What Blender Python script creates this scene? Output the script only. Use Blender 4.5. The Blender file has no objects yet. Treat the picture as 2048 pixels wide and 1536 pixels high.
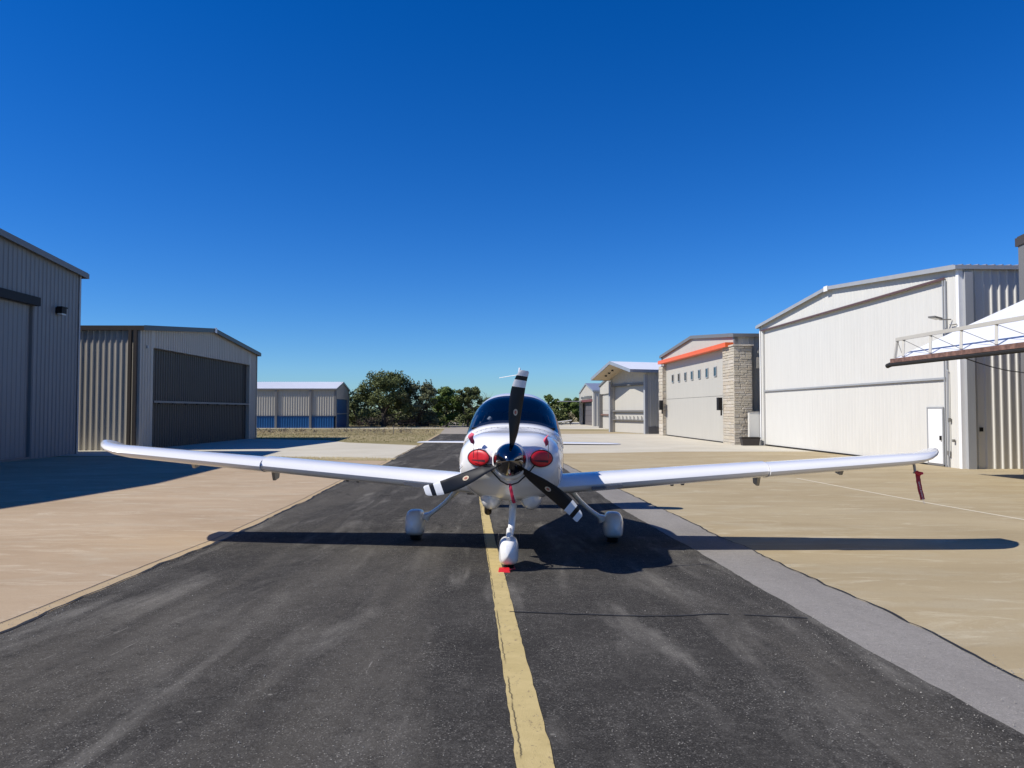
import bpy, bmesh, math, random
from mathutils import Vector, Matrix
import numpy as np

R = math.radians
sc = bpy.context.scene
COL = sc.collection
CZ = 1.5

# ------------------------------------------------------------------ camera
cam = bpy.data.cameras.new('camera'); camo = bpy.data.objects.new('camera', cam); COL.objects.link(camo)
camo.location = (0, 0, CZ); camo.rotation_euler = (R(90) + math.atan(54 / 1500.0), 0, 0)
cam.sensor_width = 36; cam.lens = 36 * 1500 / 2048.0; cam.clip_end = 6000; cam.clip_start = .05
sc.camera = camo
# ------------------------------------------------------------------ light
SUN_A, SUN_E = R(16), R(44)
w = bpy.data.worlds.new('World'); sc.world = w; w.use_nodes = True
nt = w.node_tree; bg = nt.nodes['Background']
sky = nt.nodes.new('ShaderNodeTexSky'); sky.sky_type = 'NISHITA'; sky.sun_disc = False
sky.sun_elevation = SUN_E; sky.sun_rotation = math.atan2(-math.cos(SUN_A), -math.sin(SUN_A))
sky.altitude = 350; sky.air_density = 1.0; sky.dust_density = 0.0; sky.ozone_density = 3.0
hsv = nt.nodes.new('ShaderNodeHueSaturation'); hsv.inputs['Saturation'].default_value = 1.42
tint = nt.nodes.new('ShaderNodeMix'); tint.data_type = 'RGBA'; tint.blend_type = 'MULTIPLY'; tint.inputs[0].default_value = 1
tint.inputs[7].default_value = (.56, .885, 1.36, 1)
nt.links.new(sky.outputs[0], hsv.inputs['Color']); nt.links.new(hsv.outputs[0], tint.inputs[6]); nt.links.new(tint.outputs[2], bg.inputs[0])
bg.inputs[1].default_value = 0.082
sun = bpy.data.lights.new('sun', 'SUN'); so = bpy.data.objects.new('sun', sun); COL.objects.link(so)
sun.energy = 5.0; sun.angle = R(.53); sun.color = (1, .955, .88)
sd = Vector((math.cos(SUN_A) * math.cos(SUN_E), math.sin(SUN_A) * math.cos(SUN_E), -math.sin(SUN_E)))
so.rotation_euler = sd.to_track_quat('-Z', 'Y').to_euler(); so.location = (-40, -10, 40)
vs = sc.view_settings; vs.view_transform = 'Standard'; vs.look = 'None'; vs.gamma = 1; vs.exposure = 0.15
try: vs.use_curve_mapping = False
except Exception: pass

# ------------------------------------------------------------------ helpers
class MB:
    def __init__(s): s.v = []; s.f = []; s.m = []
    def quad(s, pts, m=0):
        i = len(s.v); s.v += [tuple(p) for p in pts]; s.f.append(tuple(range(i, i + len(pts)))); s.m.append(m)
    def hexa(s, P, m=0):      # P: 8 points, bottom loop 0-3, top loop 4-7
        i = len(s.v); s.v += [tuple(p) for p in P]
        for q in ((3, 2, 1, 0), (4, 5, 6, 7), (0, 1, 5, 4), (1, 2, 6, 5), (2, 3, 7, 6), (3, 0, 4, 7)):
            s.f.append(tuple(i + k for k in q)); s.m.append(m)
    def box(s, x0, x1, y0, y1, z0, z1, m=0, fn=None):
        P = [(x0, y0, z0), (x1, y0, z0), (x1, y1, z0), (x0, y1, z0), (x0, y0, z1), (x1, y0, z1), (x1, y1, z1), (x0, y1, z1)]
        if fn: P = [fn(*p) for p in P]
        s.hexa(P, m)
    def bar(s, a, b, wx, wz=None, m=0, up=(0, 0, 1)):
        a = Vector(a); b = Vector(b); wz = wz or wx
        d = (b - a).normalized(); u = Vector(up)
        if abs(d.dot(u)) > .98: u = Vector((1, 0, 0))
        x = d.cross(u).normalized(); z = x.cross(d).normalized()
        P = [a - x * wx / 2 - z * wz / 2, a + x * wx / 2 - z * wz / 2, b + x * wx / 2 - z * wz / 2, b - x * wx / 2 - z * wz / 2]
        s.hexa(P + [p + z * wz for p in P], m)
    def tube(s, pts, rad, n=10, m=0, caps=True):
        pts = [Vector(p) for p in pts]; rs = rad if isinstance(rad, (list, tuple)) else [rad] * len(pts)
        i0 = len(s.v); prev = None
        for k, p in enumerate(pts):
            d = (pts[min(k + 1, len(pts) - 1)] - pts[max(k - 1, 0)]).normalized()
            if prev is None:
                u = Vector((0, 0, 1)) if abs(d.z) < .9 else Vector((1, 0, 0)); x = d.cross(u).normalized()
            else: x = (prev - d * prev.dot(d)).normalized()
            prev = x; y = d.cross(x)
            for j in range(n):
                a = 2 * math.pi * j / n; s.v.append(tuple(p + (x * math.cos(a) + y * math.sin(a)) * rs[k]))
        for k in range(len(pts) - 1):
            for j in range(n):
                a = i0 + k * n + j; b = i0 + k * n + (j + 1) % n; s.f.append((a, b, b + n, a + n)); s.m.append(m)
        if caps:
            s.f.append(tuple(i0 + j for j in range(n))[::-1]); s.m.append(m)
            e = i0 + (len(pts) - 1) * n; s.f.append(tuple(e + j for j in range(n))); s.m.append(m)
    def grid(s, rows, m=0, close_u=False, mf=None):    # rows of equal length
        i0 = len(s.v); n = len(rows[0])
        for r in rows: s.v += [tuple(p) for p in r]
        for k in range(len(rows) - 1):
            for j in range(n if close_u else n - 1):
                a = i0 + k * n + j; b = i0 + k * n + (j + 1) % n
                s.f.append((a, b, b + n, a + n)); s.m.append(mf(k, j) if mf else m)
    def build(s, name, mats, parent=None, smooth=False, loc=None, recalc=False):
        me = bpy.data.meshes.new(name); me.from_pydata(s.v, [], s.f)
        if not isinstance(mats, (list, tuple)): mats = [mats]
        for mt in mats: me.materials.append(mt)
        if len(mats) > 1: me.polygons.foreach_set('material_index', s.m)
        if recalc or smooth:
            bm = bmesh.new(); bm.from_mesh(me); bmesh.ops.remove_doubles(bm, verts=bm.verts, dist=1e-5)
            bmesh.ops.recalc_face_normals(bm, faces=bm.faces); bm.to_mesh(me); bm.free()
        if smooth:
            me.polygons.foreach_set('use_smooth', [True] * len(me.polygons))
            if smooth != True: me.set_sharp_from_angle(angle=R(smooth))
        me.update()
        o = bpy.data.objects.new(name, me); COL.objects.link(o)
        if parent: o.parent = parent
        if loc: o.location = loc
        return o

def tag(o, label, cat, group=None):
    o['label'] = label; o['category'] = cat
    if group: o['group'] = group
    return o
def thing(name, label, cat, loc=(0, 0, 0), group=None):
    o = bpy.data.objects.new(name, None); COL.objects.link(o); o.location = loc; o.empty_display_size = .3
    return tag(o, label, cat, group)
def struct(o): o['kind'] = 'structure'; return o
def stuff(o): o['kind'] = 'stuff'; return o

# ---- materials
def mat(name, col, rough=.6, metal=0.0, var=0.0, scale=4.0, bump=0.0, bscale=60.0, spec=.5, coat=0.0, stretch=None, col2=None, sc2=None):
    m = bpy.data.materials.new(name); m.use_nodes = True; n = m.node_tree; N = n.nodes; L = n.links
    b = N['Principled BSDF']; b.inputs['Base Color'].default_value = (*col, 1)
    b.inputs['Roughness'].default_value = rough; b.inputs['Metallic'].default_value = metal
    b.inputs['Specular IOR Level'].default_value = spec; b.inputs['Coat Weight'].default_value = coat
    if var or bump:
        tc = N.new('ShaderNodeTexCoord'); mp = N.new('ShaderNodeMapping'); L.new(tc.outputs['Object'], mp.inputs[0])
        if stretch: mp.inputs['Scale'].default_value = stretch
    if var:
        no = N.new('ShaderNodeTexNoise'); no.inputs['Scale'].default_value = scale; no.inputs['Detail'].default_value = 6; no.inputs['Roughness'].default_value = .6
        L.new(mp.outputs[0], no.inputs['Vector'])
        cr = N.new('ShaderNodeValToRGB'); L.new(no.outputs[0], cr.inputs[0])
        lo = [max(0, c * (1 - var)) for c in col]; hi = [min(1, c * (1 + var * .7)) for c in col]
        if col2: hi = col2
        cr.color_ramp.elements[0].position = .32; cr.color_ramp.elements[1].position = .68
        cr.color_ramp.elements[0].color = (*lo, 1); cr.color_ramp.elements[1].color = (*hi, 1)
        L.new(cr.outputs[0], b.inputs['Base Color'])
    if bump:
        n2 = N.new('ShaderNodeTexNoise'); n2.inputs['Scale'].default_value = bscale; n2.inputs['Detail'].default_value = 3
        L.new(mp.outputs[0], n2.inputs['Vector'])
        bp = N.new('ShaderNodeBump'); bp.inputs['Strength'].default_value = bump; bp.inputs['Distance'].default_value = .02
        L.new(n2.outputs[0], bp.inputs['Height']); L.new(bp.outputs[0], b.inputs['Normal'])
    return m

class NG:                       # small node-graph builder for the ground materials
    def __init__(s, name, rough=.9, spec=.3):
        s.m = bpy.data.materials.new(name); s.m.use_nodes = True; s.N = s.m.node_tree.nodes; s.L = s.m.node_tree.links
        s.b = s.N['Principled BSDF']; s.b.inputs['Roughness'].default_value = rough; s.b.inputs['Specular IOR Level'].default_value = spec
        s.tc = s.N.new('ShaderNodeTexCoord')
    def map(s, scale=(1, 1, 1), rot=0):
        mp = s.N.new('ShaderNodeMapping'); s.L.new(s.tc.outputs['Object'], mp.inputs[0]); mp.inputs['Scale'].default_value = scale
        mp.inputs['Rotation'].default_value = (0, 0, rot); return mp.outputs[0]
    def noise(s, scale, detail=5, rough=.6, vec=None, dist=0):
        n = s.N.new('ShaderNodeTexNoise'); n.inputs['Scale'].default_value = scale; n.inputs['Detail'].default_value = detail
        n.inputs['Roughness'].default_value = rough; n.inputs['Distortion'].default_value = dist
        s.L.new(vec or s.tc.outputs['Object'], n.inputs['Vector']); return n.outputs[0]
    def voro(s, scale, feature='F1', vec=None):
        n = s.N.new('ShaderNodeTexVoronoi'); n.feature = feature; n.inputs['Scale'].default_value = scale
        s.L.new(vec or s.tc.outputs['Object'], n.inputs['Vector']); return n
    def ramp(s, f, p0, p1, c0=(0, 0, 0), c1=(1, 1, 1)):
        r = s.N.new('ShaderNodeValToRGB'); s.L.new(f, r.inputs[0]); e = r.color_ramp.elements
        e[0].position = p0; e[1].position = p1; e[0].color = (*c0, 1); e[1].color = (*c1, 1); return r.outputs[0]
    def mix(s, f, a, b):
        n = s.N.new('ShaderNodeMix'); n.data_type = 'RGBA'
        for sock, v in ((n.inputs[0], f), (n.inputs[6], a), (n.inputs[7], b)):
            if isinstance(v, (int, float)): sock.default_value = v
            elif isinstance(v, tuple): sock.default_value = (*v, 1)
            else: s.L.new(v, sock)
        return n.outputs[2]
    def math(s, op, a, b=0.0, clamp=False):
        n = s.N.new('ShaderNodeMath'); n.operation = op; n.use_clamp = clamp
        for sock, v in ((n.inputs[0], a), (n.inputs[1], b)):
            if isinstance(v, (int, float)): sock.default_value = v
            else: s.L.new(v, sock)
        return n.outputs[0]
    def out(s, col, height=None, strength=.5, dist=.01):
        s.L.new(col, s.b.inputs['Base Color'])
        if height is not None:
            bp = s.N.new('ShaderNodeBump'); bp.inputs['Strength'].default_value = strength; bp.inputs['Distance'].default_value = dist
            s.L.new(height, bp.inputs['Height']); s.L.new(bp.outputs[0], s.b.inputs['Normal'])
        return s.m

def asphalt_mat():
    g = NG('asphalt', 1.0, .08)
    base = g.ramp(g.noise(1.1, 7, .65), .3, .72, (.025, .0232, .021), (.054, .050, .044))
    # long worn streaks along the taxiway (wheel paths) and broader dusty bands
    st = g.map((1.0, .11, 1)); lane = g.ramp(g.noise(2.3, 5, .62, st, .5), .5, .68)
    patch = g.ramp(g.noise(1.3, 6, .7, g.map((1, .4, 1)), .4), .42, .62, (.15, .15, .15), (1, 1, 1))
    c = g.mix(g.math('MULTIPLY', g.math('MULTIPLY', lane, patch), .9), base, (.185, .172, .148))
    band = g.ramp(g.noise(.8, 5, .6, g.map((1, .09, 1)), .2), .5, .62)
    c = g.mix(g.math('MULTIPLY', band, .42), c, (.12, .108, .088))
    # blotches a hand wide, then gravel-sized grit in three sizes, denser where the binder has worn off
    b1 = g.noise(11, 6, .75); c = g.mix(g.math('MULTIPLY', g.ramp(b1, .52, .68), .38), c, (.12, .113, .10))
    c = g.mix(g.math('MULTIPLY', g.ramp(b1, .33, .45, (1, 1, 1), (0, 0, 0)), .5), c, (.013, .013, .013))
    area = g.ramp(g.noise(2.2, 6, .72, g.map((1, .5, 1))), .36, .66, (.22, .22, .22), (1, 1, 1))
    area = g.math('MAXIMUM', area, g.math('MULTIPLY', lane, .9))
    g2 = g.noise(46, 5, .85); gr = g.ramp(g2, .54, .64)
    c = g.mix(g.math('MULTIPLY', g.math('MULTIPLY', gr, area), .62), c, (.25, .235, .205))
    v = g.voro(64); chip = g.ramp(v.outputs['Distance'], .20, .34, (1, 1, 1), (0, 0, 0)); rnd = g.ramp(v.outputs['Color'], .45, .75)
    m1 = g.math('MULTIPLY', chip, rnd)
    c = g.mix(g.math('MULTIPLY', g.math('MULTIPLY', m1, area), .85), c, (.40, .375, .325))
    fine = g.noise(130, 4, .8); c = g.mix(g.math('MULTIPLY', g.ramp(fine, .50, .66), .45), c, (.17, .16, .145))
    c = g.mix(g.math('MULTIPLY', g.ramp(fine, .3, .44, (1, 1, 1), (0, 0, 0)), .7), c, (.008, .008, .008))
    sp = g.voro(7); spm = g.math('MULTIPLY', g.ramp(sp.outputs['Distance'], .06, .12, (1, 1, 1), (0, 0, 0)), g.ramp(sp.outputs['Color'], .78, .9))
    c = g.mix(g.math('MULTIPLY', spm, .55), c, (.36, .34, .29))
    scr = g.ramp(g.noise(7, 5, .75, g.map((1.6, .09, 1), .12), .3), .66, .72)
    c = g.mix(g.math('MULTIPLY', scr, .5), c, (.33, .31, .27))
    wv = g.N.new('ShaderNodeVectorMath'); wv.operation = 'ADD'; L = g.L
    nn = g.N.new('ShaderNodeTexNoise'); nn.inputs['Scale'].default_value = 2.2; nn.inputs['Detail'].default_value = 5; L.new(g.tc.outputs['Object'], nn.inputs['Vector'])
    L.new(g.map((1, .6, 1)), wv.inputs[0]); L.new(nn.outputs['Color'], wv.inputs[1])
    cr = g.voro(.42, 'DISTANCE_TO_EDGE', wv.outputs[0]); crk = g.ramp(cr.outputs['Distance'], .001, .006, (1, 1, 1), (0, 0, 0))
    sy = g.N.new('ShaderNodeSeparateXYZ'); g.L.new(g.tc.outputs['Object'], sy.inputs[0])
    crk = g.math('MULTIPLY', crk, g.math('MULTIPLY', g.ramp(g.noise(.3, 2), .5, .58), g.ramp(g.math('MULTIPLY', sy.outputs[1], .01), .09, .12)))
    c = g.mix(crk, c, (.008, .008, .008))
    h = g.math('ADD', g.math('MULTIPLY', fine, .6), g.math('MULTIPLY', m1, .5))
    return g.out(c, h, .8, .006)

def gray_mat():
    g = NG('weathered_gray_asphalt', 1.0, .08)
    c = g.ramp(g.noise(1.4, 6, .6, g.map((1, .4, 1))), .3, .7, (.26, .24, .215), (.36, .335, .30))
    v = g.voro(110); c = g.mix(g.math('MULTIPLY', g.ramp(v.outputs['Distance'], .2, .45), .4), c, (.15, .14, .13))
    v2 = g.voro(60); c = g.mix(g.math('MULTIPLY', g.ramp(v2.outputs['Color'], .8, .9), .5), c, (.36, .34, .31))
    b1 = g.noise(14, 6, .8); c = g.mix(g.math('MULTIPLY', g.ramp(b1, .48, .66), .35), c, (.16, .15, .135))
    c = g.mix(g.math('MULTIPLY', g.ramp(g.noise(60, 5, .85), .52, .64), .5), c, (.12, .115, .105))
    return g.out(c, g.noise(140, 3, .7), .6, .006)

def concrete_mat(name, a, b, c3, stain=.5, seed=0, streak=(1, 1, 1)):
    g = NG(name, .95, .15)
    mp = g.map(streak); mp2 = g.N.new('ShaderNodeVectorMath'); mp2.operation = 'ADD'; g.L.new(mp, mp2.inputs[0]); mp2.inputs[1].default_value = (seed, seed * 2, 0)
    v = mp2.outputs[0]
    c = g.ramp(g.noise(.33, 7, .62, v, .4), .33, .67, a, b)
    c = g.mix(g.math('MULTIPLY', g.ramp(g.noise(.9, 6, .65, v, .8), .5, .72), stain), c, c3)
    c = g.mix(g.math('MULTIPLY', g.ramp(g.noise(.16, 4, .5, v), .5, .75), .35), c, tuple(x * .78 for x in a))
    dark = g.ramp(g.noise(2.4, 7, .75, g.map((.35, 1.2, 1)), 1.5), .60, .72)
    c = g.mix(g.math('MULTIPLY', dark, .36), c, tuple(x * .45 for x in a))
    c = g.mix(g.math('MULTIPLY', g.ramp(g.noise(1.7, 7, .75, g.map((.45, 1.5, 1)), .9), .53, .66), .50), c, tuple(min(1, x * 1.22 + .02) for x in c3))
    c = g.mix(g.math('MULTIPLY', g.ramp(g.noise(14, 6, .8), .55, .7), .16), c, tuple(x * .5 for x in a))
    fine = g.noise(55, 4, .75)
    c = g.mix(g.math('MULTIPLY', g.ramp(fine, .4, .75), .22), c, tuple(x * .6 for x in a))
    return g.out(c, fine, .25, .004)

def yellow_mat():
    g = NG('worn_yellow_paint', .8, .3)
    c = g.ramp(g.noise(5, 6, .7), .3, .7, (.44, .34, .14), (.56, .44, .20))
    v = g.voro(120); c = g.mix(g.math('MULTIPLY', g.ramp(v.outputs['Distance'], .12, .4, (1, 1, 1), (0, 0, 0)), .3), c, (.55, .44, .22))
    wear = g.ramp(g.noise(26, 8, .8, g.map((1, .5, 1)), .5), .57, .64)
    c = g.mix(g.math('MULTIPLY', wear, .7), c, (.12, .08, .06))
    # crack running along the painted line
    sx = g.N.new('ShaderNodeSeparateXYZ'); g.L.new(g.tc.outputs['Object'], sx.inputs[0])
    wob = g.noise(6, 6, .8, g.map((0, 1, 0)))
    cx = g.math('ADD', g.math('MULTIPLY', sx.outputs[1], -.0557), .225)
    d = g.math('ABSOLUTE', g.math('SUBTRACT', sx.outputs[0], g.math('ADD', cx, g.math('MULTIPLY', g.math('SUBTRACT', wob, .5), .05))))
    ck = g.math('MULTIPLY', g.ramp(d, .002, .005, (1, 1, 1), (0, 0, 0)), g.ramp(g.noise(1.8, 3, .6), .42, .5))
    c = g.mix(ck, c, (.012, .011, .01))
    return g.out(c, g.noise(150, 3, .7), .5, .006)

def ground_mat():
    g = NG('dry_grass_and_soil', .95, .1)
    c = g.ramp(g.noise(.09, 6, .6), .35, .65, (.20, .175, .075), (.36, .29, .16))
    c = g.mix(g.math('MULTIPLY', g.ramp(g.noise(.7, 6, .7), .45, .7), .7), c, (.30, .24, .13))
    c = g.mix(g.math('MULTIPLY', g.ramp(g.noise(6, 5, .7), .5, .75), .5), c, (.07, .075, .03))
    return g.out(c, g.noise(25, 4, .7), .3, .02)

M = {}
M['asphalt'] = asphalt_mat(); M['gray'] = gray_mat(); M['yellow'] = yellow_mat(); M['ground'] = ground_mat()
M['conc_l'] = concrete_mat('pinkish_tan_concrete', (.375, .275, .175), (.47, .36, .24), (.46, .39, .285), .6, 0, (.8, 1.6, 1))
M['conc_r'] = concrete_mat('tan_concrete', (.35, .275, .16), (.43, .35, .215), (.44, .385, .27), .55, 11, (.7, 1.5, 1))
M['conc_p'] = concrete_mat('pale_concrete', (.50, .46, .365), (.57, .53, .43), (.50, .43, .31), .35, 23)
M['conc_e'] = concrete_mat('edging_concrete', (.42, .31, .18), (.47, .36, .22), (.38, .31, .2), .4, 5, (1, .4, 1))
M['road_far'] = concrete_mat('weathered_far_road', (.30, .26, .21), (.36, .32, .26), (.27, .24, .19), .4, 31)
M['whiteline'] = mat('faded_white_paint', (.62, .55, .40), .8, var=.15, scale=8)
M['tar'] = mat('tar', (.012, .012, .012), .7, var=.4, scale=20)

# ------------------------------------------------------------------ ground surface
HY = [-80, 0, 3.1, 5.4, 8.6, 10.85, 16, 21, 27, 50, 100, 300, 3000]
HH = [1.38, 1.38, 1.5, 1.64, 1.79, 1.88, 1.97, 2.02, 2.08, 2.13, 2.18, 2.25, 2.3]
def gz(X, Y): return CZ - float(np.interp(Y, HY, HH)) - .006 * max(-6, min(6, X))
YK = sorted(set([y for y in HY] + [-20, 13, 18.5, 24, 33, 40, 60, 75, 150]))

def clip(poly, ax, v, keep_gt):
    out = []
    for i in range(len(poly)):
        a, b = poly[i], poly[(i + 1) % len(poly)]
        ia = (a[ax] >= v) if keep_gt else (a[ax] <= v); ib = (b[ax] >= v) if keep_gt else (b[ax] <= v)
        if ia: out.append(a)
        if ia != ib:
            t = (v - a[ax]) / (b[ax] - a[ax]); out.append((a[0] + (b[0] - a[0]) * t, a[1] + (b[1] - a[1]) * t))
    return out
def drape(mb, poly, off, m=0):
    for i in range(len(YK) - 1):
        q = clip(clip(poly, 1, YK[i], True), 1, YK[i + 1], False) if True else poly
        if len(q) < 3: continue
        for x0, x1 in ((-4000, -6), (-6, 6), (6, 4000)):
            r = clip(clip(q, 0, x0, True), 0, x1, False)
            r = [p for k, p in enumerate(r) if abs(p[0] - r[k - 1][0]) + abs(p[1] - r[k - 1][1]) > 1e-5]
            if len(r) >= 3: mb.quad([(x, y, gz(x, y) + off) for x, y in r], m)
def sheet(name, poly, off, material):
    mb = MB(); drape(mb, poly, off); return struct(mb.build(name, material))
def strip_poly(mb, left, right, off):         # ribbon between two edges sampled at the same Y list
    for k in range(len(left) - 1):
        drape(mb, [left[k], right[k], right[k + 1], left[k + 1]], off)
def interp_line(pts, ys, wob=0, seed=0, fr=.35):
    rn = random.Random(seed); xs = [p[0] for p in pts]; yy = [p[1] for p in pts]; out = []; a = 0
    for y in ys:
        a = a * .72 + rn.uniform(-1, 1) * wob; out.append((float(np.interp(y, yy, xs)) + a, y))
    return out

mb = MB(); drape(mb, [(-3000, -80), (3000, -80), (3000, 3000), (-3000, 3000)], 0)
struct(mb.build('ground', M['ground']))
LE = [(-3.3, -10), (-3.62, 2), (-3.71, 5.5), (-4.0, 8.66), (-4.43, 16.5), (-4.78, 22.2), (-4.9, 29.2), (-5.5, 44.8), (-6.6, 69)]
RG = [(2.45, -10), (2.40, 3.57), (2.42, 6.13), (2.44, 10.15), (2.2, 15), (2.1, 18), (1.85, 29), (1.2, 45), (.3, 69)]
RC = [(2.95, -10), (3.02, 4.49), (3.13, 6.24), (3.2, 10.05), (3.0, 15), (2.73, 20), (2.1, 29.2), (1.4, 45), (.4, 69)]
ys = [-10 + .4 * i for i in range(30)] + [2 + .16 * i for i in range(125)] + [22 + .4 * i for i in range(30)] + [34 + i * 1.0 for i in range(36)]
ysr = [y for y in ys if y <= 69]
le = interp_line(LE, ysr, .020, 1); rg = interp_line(RG, ysr, .012, 2); rc = interp_line(RC, ysr, .022, 3)
# concrete aprons first (lowest sheets)
sheet('concrete_apron_left', [(-60, -12), (-3, -12), (-3.2, 5), (-4.0, 22), (-4.5, 31.0), (-8.2, 31.3), (-10.6, 32.6), (-16, 33.6), (-60, 34.5)], .004, M['conc_l'])
sheet('pale_concrete_apron_left', [(-30, 34.6), (-16, 34.2), (-10.75, 33.6), (-7.9, 32.9), (-4.4, 32.2), (-4.6, 44.9), (-5.4, 45.2), (-10.9, 49.7), (-13.1, 53.5), (-19, 56.2), (-30, 56.4)], .008, M['conc_p'])
sheet('concrete_apron_right', [(1.5, -12), (70, -12), (70, 40.5), (8.1, 39.6), (2.3, 37.3), (1.0, 37.2)], .004, M['conc_r'])
sheet('pale_concrete_apron_right', [(.4, 37.2), (2.3, 37.3), (8.1, 39.6), (70, 40.5), (70, 72), (10.3, 72.5), (4.5, 71.2), (0, 71)], .006, M['conc_p'])
sheet('tan_pad_right', [(3, 71.5), (4.5, 71.2), (10.3, 72.5), (40, 73), (40, 84), (12, 84.5), (4.5, 83)], .008, M['conc_r'])
sheet('pale_pad_far', [(2.5, 92), (12, 90), (40, 92), (40, 150), (6, 150)], .008, M['conc_p'])
mb = MB()
inner = interp_line([(x - .17, y) for x, y in LE], ysr, .003, 9)
strip_poly(mb, inner, [(x, y) for x, y in interp_line(LE, ysr, 0)], .008)
e = mb.build('concrete_edging', M['conc_e']); struct(e)
q = [p for p in ysr if p < 31]
mb = MB(); a = interp_line([(x - .185, y) for x, y in LE], q, .004, 9); strip_poly(mb, a, [(x + .016, y) for x, y in a], .012)
struct(mb.build('expansion_joint', M['tar']))
mb = MB(); strip_poly(mb, le, rg, .016); struct(mb.build('asphalt_road', M['asphalt']))
mb = MB(); strip_poly(mb, rg, rc, .012); struct(mb.build('gray_asphalt_shoulder', M['gray']))
# tarry seams along the edges
def seam(pts, wmin, wmax, off, seed, ylim=40):
    rn = random.Random(seed); mb = MB(); L_ = []; R_ = []
    wv = wmin
    for x, y in pts:
        if y > ylim: break
        wv = .6 * wv + .4 * rn.uniform(wmin, wmax) * (1 if rn.random() > .15 else 2)
        L_.append((x - wv / 2, y)); R_.append((x + wv / 2, y))
    strip_poly(mb, L_, R_, off); return mb
struct(seam([(x - .01, y) for x, y in le], .012, .05, .020, 4).build('tar_seam', M['tar']))
struct(seam(rc, .008, .035, .020, 5).build('tar_seam', M['tar']))
sheet('far_road', [(-6.6, 69), (-1, 69), (1.5, 69), (2, 150), (-14, 150), (-10.5, 110), (-8.2, 92), (-7.4, 80)], .010, M['road_far'])
sheet('cross_road', [(-45, 91), (-8.2, 92), (-8.2, 95.5), (-45, 95)], .008, M['conc_p'])
# yellow line
YC = [(.245, -10), (.18, 0), (.10, 3.23), (-.145, 7.86), (-.55, 14.9), (-.95, 22), (-1.9, 40), (-3.2, 62)]
rn = random.Random(12)
yl = []; yr = []
for y in [v * .12 for v in range(-20, 300)]:
    cx = float(np.interp(y, [p[1] for p in YC], [p[0] for p in YC])); hw = .083 - .0007 * max(0, min(y, 20))
    fr = .006 if y < 7 else .004
    yl.append((cx - hw + rn.uniform(-fr, fr * .8), y)); yr.append((cx + hw + rn.uniform(-.004, .004), y))
mb = MB(); strip_poly(mb, yl, yr, .020); struct(mb.build('yellow_line', M['yellow']))
wl = [(8.78, 23.2), (9.0, 18), (9.23, 13.6), (9.5, 8), (9.8, 2)]
mb = MB(); strip_poly(mb, [(x - .045, y) for x, y in wl], [(x + .045, y) for x, y in wl], .008); struct(mb.build('white_line', M['whiteline']))
# overhead wire's shadow across the right lane, painted as a dark ribbon
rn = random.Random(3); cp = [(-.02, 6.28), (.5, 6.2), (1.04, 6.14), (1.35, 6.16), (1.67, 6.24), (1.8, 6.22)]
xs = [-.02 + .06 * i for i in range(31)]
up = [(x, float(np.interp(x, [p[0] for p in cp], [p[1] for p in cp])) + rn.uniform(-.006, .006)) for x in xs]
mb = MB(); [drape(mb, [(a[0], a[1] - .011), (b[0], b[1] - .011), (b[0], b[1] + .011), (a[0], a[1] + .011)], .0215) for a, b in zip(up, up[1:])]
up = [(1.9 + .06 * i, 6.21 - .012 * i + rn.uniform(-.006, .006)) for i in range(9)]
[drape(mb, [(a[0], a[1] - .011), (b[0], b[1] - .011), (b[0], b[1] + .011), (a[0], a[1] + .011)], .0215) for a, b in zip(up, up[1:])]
struct(mb.build('wire_shadow', M['tar']))

# loose gravel along the crumbling edges and on the worn lanes
rn = random.Random(77); GRV = mat('gravel_chips', (.30, .28, .24), .9, var=.4, scale=40)
mb = MB()
for k in range(4200):
    y = 2.7 + 11 * rn.random() ** 1.5; u = rn.random()
    if u < .3: x = float(np.interp(y, [p[1] for p in LE], [p[0] for p in LE])) + rn.gauss(.05, .12)
    elif u < .6: x = float(np.interp(y, [p[1] for p in RG], [p[0] for p in RG])) + rn.gauss(0, .22)
    elif u < .75: x = float(np.interp(y, [p[1] for p in RC], [p[0] for p in RC])) + rn.gauss(0, .08)
    else: x = rn.uniform(-3.6, 2.3)
    r_ = rn.uniform(.0018, .0045) * (1.6 if rn.random() > .93 else 1); z = gz(x, y) + .019
    i = len(mb.v); a = rn.uniform(0, 6)
    mb.v += [(x + r_ * math.cos(a + t) * rn.uniform(.7, 1.3), y + r_ * math.sin(a + t), z) for t in (0, 1.57, 3.14, 4.71)] + [(x, y, z + r_ * 1.1)]
    for q in range(4): mb.f.append((i + q, i + (q + 1) % 4, i + 4)); mb.m.append(0)
stuff(mb.build('loose_gravel', GRV))

# ------------------------------------------------------------------ hangars
class FR:
    def __init__(s, ox, oy, base, sdx, sdy, side):
        l = math.hypot(sdx, sdy); s.S = Vector((sdx / l, sdy / l, 0)); s.D = Vector((sdy / l, -sdx / l, 0)) * side; s.base = base; s.o = (ox, oy, base)
    def __call__(s, a, d, z): return s.S * a + s.D * d + Vector((0, 0, z - s.base))
    def box(s, mb, a0, a1, d0, d1, z0, z1, m=0): mb.box(a0, a1, d0, d1, z0, z1, m, fn=lambda x, y, z: s(x, y, z))

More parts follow.
